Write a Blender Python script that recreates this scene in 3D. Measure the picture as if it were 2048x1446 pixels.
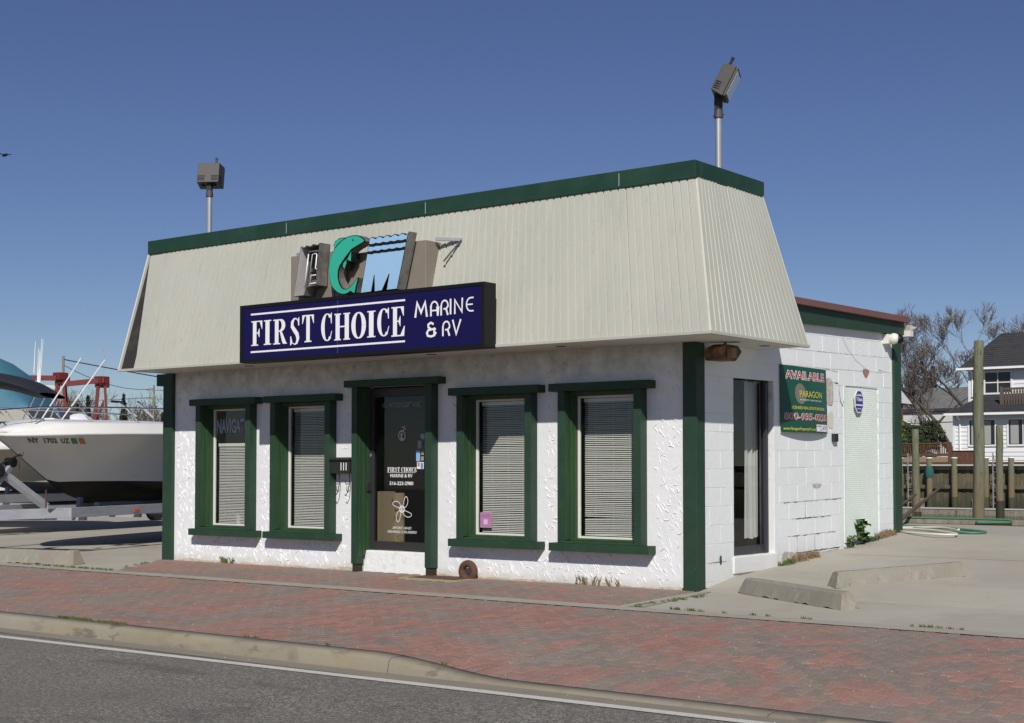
import bpy, bmesh, math, random
from math import sin, cos, pi, radians, sqrt, atan2
from mathutils import Vector, Matrix, noise
random.seed(7)
R = random.Random(11)
S = bpy.context.scene
for o in list(bpy.data.objects): bpy.data.objects.remove(o)
COL = S.collection
# ------------------------------------------------------------------ camera, sky, sun, exposure
cam_d = bpy.data.cameras.new("camera"); cam = bpy.data.objects.new("camera", cam_d); COL.objects.link(cam)
cam.location = (7.8618, -13.4545, 1.3221)
cam.rotation_euler = (radians(92.0), 0, radians(37.635))
cam_d.sensor_fit = 'HORIZONTAL'; cam_d.sensor_width = 36; cam_d.lens = 36*2886.9/2048
cam_d.shift_y = (834.19-723)/2048
cam_d.clip_start = .05; cam_d.clip_end = 6000
S.camera = cam
SUN = Vector((1, -1.35, 1.3)).normalized()
W = bpy.data.worlds.new("World"); S.world = W; W.use_nodes = True
nt = W.node_tree; nt.nodes.clear()
sky = nt.nodes.new('ShaderNodeTexSky'); sky.sky_type = 'NISHITA'; sky.sun_disc = False
sky.sun_elevation = math.asin(SUN.z); sky.sun_rotation = atan2(SUN.x, SUN.y)
sky.altitude = 0; sky.air_density = .85; sky.dust_density = 0.0; sky.ozone_density = 4.5
hs = nt.nodes.new('ShaderNodeHueSaturation'); hs.inputs['Hue'].default_value = .516; hs.inputs['Saturation'].default_value = 1.04; hs.inputs['Value'].default_value = 1.08
bg = nt.nodes.new('ShaderNodeBackground'); bg.inputs['Strength'].default_value = 0.055
out = nt.nodes.new('ShaderNodeOutputWorld')
nt.links.new(sky.outputs[0], hs.inputs['Color']); nt.links.new(hs.outputs[0], bg.inputs[0]); nt.links.new(bg.outputs[0], out.inputs[0])
sd = bpy.data.lights.new("sun", 'SUN'); sd.energy = 4.4; sd.angle = radians(.53); sd.color = (1, .955, .89)
so = bpy.data.objects.new("sun", sd); COL.objects.link(so); so.location = (30, -40, 40)
so.rotation_euler = SUN.to_track_quat('Z', 'Y').to_euler()
S.view_settings.view_transform = 'Standard'; S.view_settings.look = 'None'
S.view_settings.gamma = 1; S.view_settings.exposure = 0.0
S.render.engine = 'CYCLES'

# ------------------------------------------------------------------ materials
MATS = {}
def mat(name, col, rough=.8, metal=0, spec=.5, layers=(), bump=(), coord='Object', alpha=None):
    """layers: (scale, detail, lo, hi, color, amount[, (sx,sy,sz)]) noise masks mixing colour in;
    bump: (scale, detail, strength, distance[, stretch])"""
    if name in MATS: return MATS[name]
    m = bpy.data.materials.new(name); m.use_nodes = True; t = m.node_tree; N = t.nodes; L = t.links
    b = N['Principled BSDF']; b.inputs['Roughness'].default_value = rough; b.inputs['Metallic'].default_value = metal
    b.inputs['Specular IOR Level'].default_value = spec
    tc = N.new('ShaderNodeNewGeometry' if coord == 'World' else 'ShaderNodeTexCoord')
    src = tc.outputs['Position'] if coord == 'World' else tc.outputs['Object']
    def nz(scale, det, stretch=None, rgh=.6):
        n = N.new('ShaderNodeTexNoise'); n.inputs['Scale'].default_value = scale; n.inputs['Detail'].default_value = det
        n.inputs['Roughness'].default_value = rgh
        if stretch:
            mp = N.new('ShaderNodeMapping'); mp.inputs['Scale'].default_value = stretch
            L.new(src, mp.inputs[0]); L.new(mp.outputs[0], n.inputs['Vector'])
        else: L.new(src, n.inputs['Vector'])
        return n.outputs[0]
    if isinstance(col, str):
        at = N.new('ShaderNodeAttribute'); at.attribute_name = col; cur = at.outputs['Color']
    else:
        rg = N.new('ShaderNodeRGB'); rg.outputs[0].default_value = (*col, 1); cur = rg.outputs[0]
    for ly in layers:
        sc, de, lo, hi, c, am = ly[:6]
        mr = N.new('ShaderNodeMapRange'); mr.inputs[1].default_value = lo; mr.inputs[2].default_value = hi
        mr.inputs[3].default_value = 0; mr.inputs[4].default_value = am
        L.new(nz(sc, de, ly[6] if len(ly) > 6 else None), mr.inputs[0])
        mx = N.new('ShaderNodeMix'); mx.data_type = 'RGBA'
        L.new(mr.outputs[0], mx.inputs[0]); L.new(cur, mx.inputs[6]); mx.inputs[7].default_value = (*c, 1)
        cur = mx.outputs[2]
    L.new(cur, b.inputs['Base Color'])
    prev = None
    for bp in bump:
        bn = N.new('ShaderNodeBump'); bn.inputs['Strength'].default_value = bp[2]; bn.inputs['Distance'].default_value = bp[3]
        L.new(nz(bp[0], bp[1], bp[4] if len(bp) > 4 else None), bn.inputs['Height'])
        if prev: L.new(prev, bn.inputs['Normal'])
        prev = bn.outputs[0]
    if prev: L.new(prev, b.inputs['Normal'])
    MATS[name] = m
    return m
def glass_mat(name, tint=(1, 1, 1), refl=.09):
    if name in MATS: return MATS[name]
    m = bpy.data.materials.new(name); m.use_nodes = True; t = m.node_tree; N = t.nodes; L = t.links
    N.remove(N['Principled BSDF'])
    tr = N.new('ShaderNodeBsdfTransparent'); tr.inputs[0].default_value = (*tint, 1)
    gl = N.new('ShaderNodeBsdfGlossy'); gl.inputs['Roughness'].default_value = .01
    fr = N.new('ShaderNodeLayerWeight'); fr.inputs[0].default_value = .5
    pw = N.new('ShaderNodeMath'); pw.operation = 'POWER'; pw.inputs[1].default_value = 5; L.new(fr.outputs['Facing'], pw.inputs[0])
    mr = N.new('ShaderNodeMath'); mr.operation = 'MULTIPLY_ADD'; mr.inputs[1].default_value = .8; mr.inputs[2].default_value = refl*.6; mr.use_clamp = True
    mx = N.new('ShaderNodeMixShader')
    L.new(pw.outputs[0], mr.inputs[0]); L.new(mr.outputs[0], mx.inputs[0]); L.new(tr.outputs[0], mx.inputs[1]); L.new(gl.outputs[0], mx.inputs[2])
    L.new(mx.outputs[0], N['Material Output'].inputs[0]); MATS[name] = m
    return m
stucco = mat('white_stucco', (.73, .74, .745), .85, layers=((2.2, 5, .5, .75, (.62, .63, .62), .4), (14, 4, .6, .8, (.55, .54, .5), .25)),
             bump=((9, 6, .35, .02), (60, 5, .35, .004)))
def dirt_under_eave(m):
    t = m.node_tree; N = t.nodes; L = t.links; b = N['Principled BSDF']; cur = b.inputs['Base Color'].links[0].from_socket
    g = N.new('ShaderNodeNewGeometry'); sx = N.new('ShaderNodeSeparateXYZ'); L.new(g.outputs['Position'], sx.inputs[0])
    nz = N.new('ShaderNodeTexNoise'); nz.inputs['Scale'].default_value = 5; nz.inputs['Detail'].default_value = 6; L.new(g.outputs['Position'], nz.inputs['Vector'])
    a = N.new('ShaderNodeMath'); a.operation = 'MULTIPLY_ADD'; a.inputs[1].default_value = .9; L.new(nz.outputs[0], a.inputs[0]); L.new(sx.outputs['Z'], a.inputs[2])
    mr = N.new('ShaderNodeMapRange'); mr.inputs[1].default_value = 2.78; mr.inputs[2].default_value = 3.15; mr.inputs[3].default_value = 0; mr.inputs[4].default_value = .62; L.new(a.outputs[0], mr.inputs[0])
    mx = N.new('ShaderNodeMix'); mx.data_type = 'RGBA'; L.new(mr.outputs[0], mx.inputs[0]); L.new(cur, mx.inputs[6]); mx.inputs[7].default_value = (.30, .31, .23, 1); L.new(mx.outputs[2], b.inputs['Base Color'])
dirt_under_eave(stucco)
blockp = mat('white_block_paint', (.75, .77, .77), .75, coord='World', layers=((1.3, 5, .45, .75, (.66, .72, .69), .6), (25, 5, .62, .75, (.55, .53, .47), .3)),
             bump=((120, 5, .3, .002), (14, 4, .3, .01)))
mortar = mat('painted_mortar', (.72, .73, .72), .85, coord='World', layers=((3, 4, .5, .62, (.45, .43, .38), .7),), bump=((50, 4, .5, .004),))
crackm = mat('dark_crack', (.06, .055, .05), .95)
bare = mat('bare_render', (.42, .37, .31), .9, layers=((15, 4, .45, .6, (.62, .6, .56), .6),), bump=((60, 4, .5, .004),))
mint = mat('mint_mesh', (.62, .68, .63), .8, layers=((1.5, 4, .4, .7, (.68, .74, .70), .6),), bump=((60, 3, .2, .003),))
green = mat('green_trim_paint', (.021, .050, .029), .5, spec=.3, coord='World', layers=((4, 6, .45, .7, (.030, .065, .040), .7), (1.5, 5, .5, .7, (.017, .042, .026), .6), (40, 5, .67, .73, (.25, .27, .22), .5), (25, 5, .66, .72, (.03, .035, .025), .6, (1, 1, .3))), bump=((8, 4, .08, .01),))
greenj = mat('green_jamb_paint', (.018, .054, .021), .6, coord='World', layers=((5, 5, .42, .7, (.032, .082, .026), .7, (3, 3, .3)), (30, 6, .68, .76, (.25, .25, .15), .4, (1, 1, .3))), bump=((30, 4, .3, .006, (1, 1, .2)),))
capg = mat('green_cap_metal', (.014, .045, .030), .5, spec=.3, coord='World', layers=((3, 4, .45, .7, (.03, .075, .05), .5),))
siding = mat('cream_siding', (.45, .45, .388), .6, coord='World', layers=((1.2, 5, .4, .7, (.38, .385, .33), .7, (1, 1, .25)), (7, 6, .56, .74, (.33, .32, .26), .45, (2.5, 2.5, .12)), (3, 6, .60, .72, (.48, .485, .43), .5, (4, 4, .2)), (60, 3, .72, .78, (.3, .28, .22), .4)))
soff = mat('cream_soffit', (.56, .56, .50), .6)
tar = mat('tar_paper', (.022, .02, .02), .9, layers=((4, 4, .5, .6, (.05, .045, .04), .5),))
brownm = mat('brown_roof_metal', (.17, .075, .065), .5, coord='World', layers=((5, 4, .5, .7, (.22, .10, .09), .4),))
alum = mat('dark_door_metal', (.045, .042, .042), .4, .3, layers=((20, 4, .65, .72, (.3, .3, .3), .3),))
alum2 = mat('slate_door_metal', (.055, .055, .065), .4, .3, layers=((20, 4, .66, .72, (.35, .35, .35), .4),))
wframe = mat('white_vinyl_frame', (.68, .66, .60), .5)
blindm = mat('blind_slat', (.62, .61, .56), .5)
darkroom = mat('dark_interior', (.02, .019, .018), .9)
glass = glass_mat('window_glass', (.96, .97, .97), .07)
glass2 = glass_mat('door_glass', (.86, .87, .87), .07)
steel = mat('galvanised_steel', (.42, .43, .43), .45, .6, layers=((9, 4, .45, .65, (.5, .5, .5), .5),))
galv = mat('galvanised_trailer', (.40, .41, .43), .55, .35, coord='World', layers=((3, 5, .45, .7, (.28, .3, .33), .7, (1, 1, 3)), (14, 4, .6, .7, (.55, .55, .55), .5)))
bronze = mat('bronze_housing', (.062, .055, .048), .55, layers=((12, 3, .5, .7, (.08, .07, .06), .5),))
blackm = mat('black_metal', (.018, .017, .017), .5, coord='World', layers=((10, 4, .5, .7, (.04, .035, .03), .6),))
rust = mat('rusty_iron', (.085, .04, .024), .9, coord='World', layers=((12, 5, .45, .65, (.14, .06, .03), .8), (40, 4, .6, .7, (.05, .03, .02), .6)), bump=((60, 4, .5, .003),))
navy = mat('navy_sign_face', (.006, .004, .058), .45, spec=.3)
whitep = mat('white_print', (.80, .80, .80), .5)
gblack = mat('gloss_black', (.008, .008, .009), .45, spec=.25)
taupe = mat('taupe_raceway', (.215, .185, .15), .55, coord='World', layers=((3, 5, .45, .7, (.26, .22, .18), .7), (20, 5, .68, .74, (.1, .05, .03), .5)))
returnm = mat('letter_return', (.24, .23, .21), .4, .3, layers=((6, 4, .45, .65, (.12, .10, .09), .7),))
inner = mat('channel_letter_painted_lit', (.62, .61, .6), .35, .2)  # pale colour that paints sunlight onto one inner side of the F
teal = mat('teal_acrylic', (.030, .40, .27), .3)
skyb = mat('sky_blue_acrylic', (.30, .50, .72), .3)
neon = mat('glass_tube', (.75, .75, .75), .25)
conc = mat('concrete_slab', (.34, .312, .255), .9, coord='World', layers=((.5, 6, .35, .7, (.42, .40, .34), .8), (.9, 6, .52, .72, (.29, .265, .215), .6), (3.5, 6, .6, .72, (.34, .26, .17), .35), (90, 3, .55, .75, (.24, .22, .19), .45)),
           bump=((70, 4, .3, .004), (3, 3, .1, .01)))
kerbm = mat('kerb_concrete', (.238, .208, .15), .9, coord='World', layers=((1.2, 6, .4, .7, (.285, .26, .20), .8), (2.2, 6, .60, .66, (.09, .085, .075), .7, (1, 1, 2.5)), (2.6, 6, .56, .72, (.12, .11, .10), .7, (1, 1, 2)), (80, 3, .5, .72, (.19, .17, .14), .5), (1.0, 4, .5, .7, (.30, .24, .12), .35, (1, 1, 5))), bump=((80, 4, .35, .004),))
gutm = mat('gutter_concrete', (.235, .205, .16), .92, coord='World', layers=((2, 6, .4, .7, (.28, .25, .19), .7), (80, 3, .5, .72, (.15, .13, .11), .5)), bump=((80, 4, .35, .004),))
stripm = mat('strip_concrete', (.35, .325, .27), .9, coord='World', layers=((1.5, 5, .45, .7, (.29, .27, .22), .7), (80, 3, .5, .7, (.25, .22, .18), .5)), bump=((80, 3, .3, .003),))
asph = mat('asphalt', (.118, .108, .090), .88, coord='World', layers=((30, 2, .50, .62, (.30, .28, .245), .8), (26, 2, .50, .62, (.045, .042, .037), .6, (1.13, 1.07, 1)), (75, 2, .55, .62, (.42, .40, .36), .8), (.7, 4, .4, .7, (.135, .125, .105), .6), (1.6, 5, .58, .72, (.075, .07, .062), .5), (.35, 6, .60, .64, (.085, .08, .07), .5, (1, 3, 1))), bump=((130, 3, .8, .006),))
linem = mat('road_line_paint', (.56, .54, .48), .8, coord='World', layers=((60, 5, .55, .68, (.2, .19, .17), .7), (3, 4, .5, .7, (.46, .44, .38), .6)), bump=((120, 3, .4, .003),))
stopm = mat('wheelstop_concrete', (.255, .238, .195), .92, layers=((3, 6, .42, .66, (.20, .185, .155), .8), (6, 6, .55, .70, (.36, .34, .29), .5, (1.6, 1, .8)), (7, 6, .60, .68, (.10, .09, .075), .6, (2, 2, 1)), (1.5, 4, .5, .7, (.30, .24, .16), .4), (50, 4, .6, .72, (.14, .13, .11), .5)), bump=((40, 5, .6, .006), (9, 4, .4, .01)))
brickm = mat('brick_paver', 'Col', .9, coord='World', layers=((55, 3, .5, .66, (.12, .10, .09), .45), (60, 2, .56, .66, (.38, .32, .27), .4), (.5, 6, .45, .68, (.235, .19, .16), .6), (1.4, 6, .58, .72, (.15, .125, .11), .45), (8, 5, .55, .7, (.33, .28, .23), .35)), bump=((90, 4, .5, .004),))
bedm = mat('paver_sand', (.05, .038, .03), .95)
grass = mat('grass_blades', (.075, .105, .025), .8, layers=((6, 3, .45, .6, (.14, .15, .05), .8),))
drygr = mat('dry_grass', (.22, .16, .09), .9)
leafm = mat('dark_leaf', (.035, .075, .018), .55, layers=((9, 3, .5, .6, (.06, .11, .025), .8),))
woodp = mat('treated_piling', (.135, .135, .085), .9, layers=((3, 6, .45, .62, (.20, .20, .13), .8, (7, 7, .6)), (6, 6, .58, .66, (.05, .055, .035), .8, (5, 5, .8))), bump=((12, 5, .5, .02, (5, 5, .5)),))
def height_mix(m, c, z0, z1, amt, na=.5):
    t = m.node_tree; N = t.nodes; L = t.links; b = N['Principled BSDF']; cur = b.inputs['Base Color'].links[0].from_socket
    g = N.new('ShaderNodeNewGeometry'); sx = N.new('ShaderNodeSeparateXYZ'); L.new(g.outputs['Position'], sx.inputs[0])
    nz = N.new('ShaderNodeTexNoise'); nz.inputs['Scale'].default_value = 3; nz.inputs['Detail'].default_value = 6; L.new(g.outputs['Position'], nz.inputs['Vector'])
    a = N.new('ShaderNodeMath'); a.operation = 'MULTIPLY_ADD'; a.inputs[1].default_value = na; L.new(nz.outputs[0], a.inputs[0]); L.new(sx.outputs['Z'], a.inputs[2])
    mr = N.new('ShaderNodeMapRange'); mr.inputs[1].default_value = z0+na/2; mr.inputs[2].default_value = z1+na/2; mr.inputs[3].default_value = amt; mr.inputs[4].default_value = 0; L.new(a.outputs[0], mr.inputs[0])
    mx = N.new('ShaderNodeMix'); mx.data_type = 'RGBA'; L.new(mr.outputs[0], mx.inputs[0]); L.new(cur, mx.inputs[6]); mx.inputs[7].default_value = (*c, 1); L.new(mx.outputs[2], b.inputs['Base Color'])
height_mix(stucco, (.40, .35, .27), .0, .11, .55, .14); height_mix(blockp, (.45, .42, .35), .10, .50, .35, .5)
height_mix(woodp, (.16, .11, .055), .2, 1.3, .75)
woodg = mat('weathered_wood', (.20, .175, .13), .9, coord='World', layers=((3, 6, .45, .65, (.28, .25, .19), .8, (3, 3, .5)), (8, 5, .58, .68, (.06, .05, .035), .7)), bump=((12, 5, .4, .01),))
woodd = mat('bulkhead_wood', (.125, .105, .065), .9, coord='World', layers=((1.2, 6, .4, .7, (.05, .052, .026), .8), (4, 5, .55, .68, (.24, .21, .15), .6, (2, 2, .3))))
height_mix(woodd, (.035, .038, .018), -.9, .6, .85)
wetwood = mat('wet_wood', (.028, .027, .014), .7)
redwood = mat('stained_deck', (.10, .045, .025), .85, coord='World', layers=((5, 5, .5, .68, (.17, .10, .06), .6),))
beige = mat('beige_trim', (.45, .38, .29), .8)
whitew = mat('white_siding', (.70, .71, .72), .7)
shing = mat('charcoal_shingle', (.035, .034, .038), .95, coord='World', layers=((9, 5, .5, .62, (.06, .057, .06), .8, (1, 3, 3)), (2, 4, .5, .65, (.022, .022, .026), .7)))
shing2 = mat('grey_shingle', (.13, .13, .125), .95, coord='World', layers=((3, 5, .5, .62, (.17, .165, .16), .8),))
winm = mat('dark_pane', (.02, .022, .026), .15)
curt = mat('curtain', (.32, .32, .31), .8)
bark = mat('bark', (.06, .05, .038), .95, layers=((4, 5, .5, .65, (.10, .085, .06), .7),))
twig = mat('twig', (.115, .092, .082), .95)
farw = mat('far_twig', (.115, .095, .07), .95)
ceda = mat('cedar_green', (.030, .040, .015), .95, layers=((3, 4, .5, .6, (.06, .055, .022), .8),))
pine = mat('pruned_pine', (.022, .042, .014), .9, layers=((4, 4, .5, .6, (.06, .085, .03), .7),))
yel = mat('yellow_shrub', (.20, .19, .015), .9, layers=((4, 4, .5, .6, (.08, .10, .012), .8),))
hullw = mat('boat_gelcoat', (.74, .73, .70), .22)
hullg = mat('boat_gelcoat_beige', (.60, .575, .52), .3)  # slightly darker, warmer gelcoat tone
antif = mat('black_antifouling', (.006, .006, .006), .6, spec=.2, layers=((6, 5, .5, .65, (.018, .018, .016), .7),))
antib = mat('navy_antifouling', (.012, .02, .045), .6)
chrome = mat('stainless_rail', (.72, .72, .72), .15, 1)
canv = mat('navy_canvas', (.012, .014, .022), .8)
cover = mat('blue_boat_cover', (.045, .155, .21), .7, coord='World', layers=((1, 3, .4, .6, (.055, .16, .26), .6),), bump=((1.5, 4, .6, .06),))
redst = mat('red_hoist_paint', (.14, .016, .013), .6, coord='World', layers=((3, 4, .5, .7, (.08, .014, .011), .6),))
shrink = mat('white_shrinkwrap', (.72, .73, .74), .5, bump=((3, 4, .5, .1),))
rubber = mat('tyre_rubber', (.02, .02, .02), .9)
chimb = mat('red_brick_chimney', (.22, .06, .035), .9)
hoseg = mat('green_hose', (.06, .19, .11), .55)
hosew = mat('white_hose', (.62, .6, .52), .5)
grey = mat('grey_plastic', (.3, .3, .3), .5)
watm = mat('canal_water', (.012, .016, .015), .06, bump=((1.1, 4, .5, .12, (1, 2.2, 1)), (6, 4, .3, .03)))
card = mat('cardboard', (.36, .28, .17), .85)
signg = mat('sign_green', (.008, .075, .042), .4)
signr = mat('sign_red', (.42, .025, .035), .5)
signy = mat('sign_yellow', (.62, .56, .07), .5)
signb = mat('sign_purple', (.055, .04, .25), .5)
pink = mat('pink_sticker', (.42, .20, .36), .5)
blue = mat('blue_sticker', (.10, .25, .6), .5)
orange = mat('orange_reflector', (.75, .09, .015), .4)
greens = mat('registration_green', (.03, .25, .10), .5)
txtd = mat('dark_print', (.05, .05, .05), .5)
txtg = mat('grey_print', (.30, .30, .30), .5)
ovalm = mat('taupe_print', (.17, .16, .13), .6)

# ------------------------------------------------------------------ mesh helpers
class B:
    def __init__(s): s.v = []; s.f = []
    def add(s, vs, fs):
        n = len(s.v); s.v += [tuple(v) for v in vs]; s.f += [tuple(i+n for i in f) for f in fs]; return s
    def box(s, x0, x1, y0, y1, z0, z1):
        return s.add([(x, y, z) for z in (z0, z1) for y in (y0, y1) for x in (x0, x1)],
                     [(0, 2, 3, 1), (4, 5, 7, 6), (0, 1, 5, 4), (2, 6, 7, 3), (0, 4, 6, 2), (1, 3, 7, 5)])
    def hexa(s, b4, t4):   # bottom 4, top 4 (ccw from above)
        return s.add(list(b4)+list(t4), [(3, 2, 1, 0), (4, 5, 6, 7), (0, 1, 5, 4), (1, 2, 6, 5), (2, 3, 7, 6), (3, 0, 4, 7)])
    def beam(s, a, b, w, h, up=(0, 0, 1)):
        a = Vector(a); b = Vector(b); d = (b-a).normalized(); u = Vector(up)
        if abs(d.dot(u)) > .98: u = Vector((0, 1, 0))
        x = d.cross(u).normalized()*w/2; y = x.cross(d).normalized()*h/2
        return s.hexa([a-x-y, a+x-y, a+x+y, a-x+y], [b-x-y, b+x-y, b+x+y, b-x+y])
    def quad(s, *p): return s.add(p, [tuple(range(len(p)))])
    def prism(s, poly, fn, d0, d1):   # poly 2-D, fn(u,v,d)->xyz
        n = len(poly)
        return s.add([fn(u, v, d0) for u, v in poly]+[fn(u, v, d1) for u, v in poly],
                     [tuple(range(n)), tuple(range(2*n-1, n-1, -1))]+[(i, i+n, (i+1) % n+n, (i+1) % n) for i in range(n)])
    def tube(s, pts, r, n=8, caps=True):
        pts = [Vector(p) for p in pts]; rr = r if isinstance(r, (list, tuple)) else [r]*len(pts)
        base = len(s.v); prevx = None
        for i, p in enumerate(pts):
            d = (pts[min(i+1, len(pts)-1)]-pts[max(i-1, 0)]).normalized()
            u = prevx if prevx is not None else (Vector((0, 0, 1)) if abs(d.z) < .9 else Vector((1, 0, 0)))
            y = d.cross(u).normalized(); x = y.cross(d).normalized(); prevx = x
            for k in range(n):
                a = 2*pi*k/n; s.v.append(tuple(p+(x*cos(a)+y*sin(a))*rr[i]))
        for i in range(len(pts)-1):
            for k in range(n):
                a = base+i*n; s.f.append((a+k, a+(k+1) % n, a+n+(k+1) % n, a+n+k))
        if caps:
            s.f.append(tuple(base+k for k in range(n-1, -1, -1))); e = base+(len(pts)-1)*n; s.f.append(tuple(e+k for k in range(n)))
        return s
    def grid(s, fn, nu, nv):
        base = len(s.v)
        for i in range(nu+1):
            for j in range(nv+1): s.v.append(tuple(fn(i/nu, j/nv)))
        for i in range(nu):
            for j in range(nv):
                a = base+i*(nv+1)+j; s.f.append((a, a+nv+1, a+nv+2, a+1))
        return s
    def build(s, name, m, parent=None, smooth=False, bevel=0, loc=None, kind=None, fix=True, origin=None):
        me = bpy.data.meshes.new(name)
        if origin:
            ox, oy, oz = origin; s.v = [(x-ox, y-oy, z-oz) for x, y, z in s.v]
        me.from_pydata(s.v, [], s.f)
        if fix:
            bm = bmesh.new(); bm.from_mesh(me); bmesh.ops.recalc_face_normals(bm, faces=bm.faces); bm.to_mesh(me); bm.free()
        if smooth:
            for p in me.polygons: p.use_smooth = True
        me.materials.append(m)
        o = bpy.data.objects.new(name, me); COL.objects.link(o)
        if parent is not None: o.parent = parent
        if origin: o.location = origin
        if loc: o.location = loc
        if bevel:
            bv = o.modifiers.new('bevel', 'BEVEL'); bv.width = bevel; bv.segments = 2; bv.limit_method = 'ANGLE'; bv.angle_limit = radians(40)
        if kind: o['kind'] = kind
        return o
def tag(o, label, cat, group=None):
    o['label'] = label; o['category'] = cat
    if group: o['group'] = group
    return o
def empty(name, loc=(0, 0, 0), label=None, cat=None, group=None, rz=0):
    o = bpy.data.objects.new(name, None); COL.objects.link(o); o.location = loc; o.rotation_euler = (0, 0, rz); o.empty_display_size = .2
    if label: tag(o, label, cat, group)
    return o
def link_copy(o, name=None, parent=None, loc=None, m=None):
    c = o.copy(); COL.objects.link(c)
    if name: c.name = name
    c.parent = parent
    if loc is not None: c.location = loc
    return c
def catmull(p, n=4, closed=True):
    o = []; k = len(p)
    for i in range(k if closed else k-1):
        q = [Vector((*p[(i+j) % k], 0)) if closed else Vector((*p[min(max(i+j, 0), k-1)], 0)) for j in (-1, 0, 1, 2)]
        for s_ in range(n):
            t = s_/n; v = .5*((2*q[1])+(-q[0]+q[2])*t+(2*q[0]-5*q[1]+4*q[2]-q[3])*t*t+(-q[0]+3*q[1]-3*q[2]+q[3])*t**3)
            o.append((v.x, v.y))
    if not closed: o.append(tuple(p[-1]))
    return o
def face_y(poly, y0, y1, name, m, parent=None, bev=0):   # polygon in x,z extruded from y0 to y1
    from mathutils.geometry import tessellate_polygon
    n = len(poly); vs = [(x, y0, z) for x, z in poly]+[(x, y1, z) for x, z in poly]
    tri = tessellate_polygon([[Vector((x, z, 0)) for x, z in poly]])
    b = B().add(vs, [tuple(t) for t in tri]+[tuple(i+n for i in reversed(t)) for t in tri]+[(i, i+n, (i+1) % n+n, (i+1) % n) for i in range(n)])
    return b.build(name, m, parent, bevel=bev)
def text(name, body, m, x0, z0, w, h, fn, parent=None, ext=.001, shear=0, bold=0, ref=False):
    """built-in font fitted to a w x h box at x0,z0 (lower left); fn(u,v,d)->xyz"""
    cu = bpy.data.curves.new(name, 'FONT'); cu.body = body; cu.size = 1; cu.extrude = .0; cu.resolution_u = 3; cu.shear = shear; cu.offset = bold
    t = bpy.data.objects.new(name, cu); COL.objects.link(t)
    bpy.context.view_layer.update()
    me = bpy.data.meshes.new_from_object(t.evaluated_get(bpy.context.evaluated_depsgraph_get()))
    bpy.data.objects.remove(t)
    xs = [v.co.x for v in me.vertices]; ys = [v.co.y for v in me.vertices]
    a, b_, c, d = min(xs), max(xs), min(ys), max(ys)
    if ref: a, b_, c, d = a+bold, b_-bold, c+bold, d-bold
    for v in me.vertices:
        u = (v.co.x-a)/(b_-a)*w+x0; q = (v.co.y-c)/(d-c)*h+z0; v.co = fn(u, q, ext)
    me.materials.clear(); me.materials.append(m); me.name = name
    o = bpy.data.objects.new(name, me); COL.objects.link(o)
    if parent is not None: o.parent = parent
    return o
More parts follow.
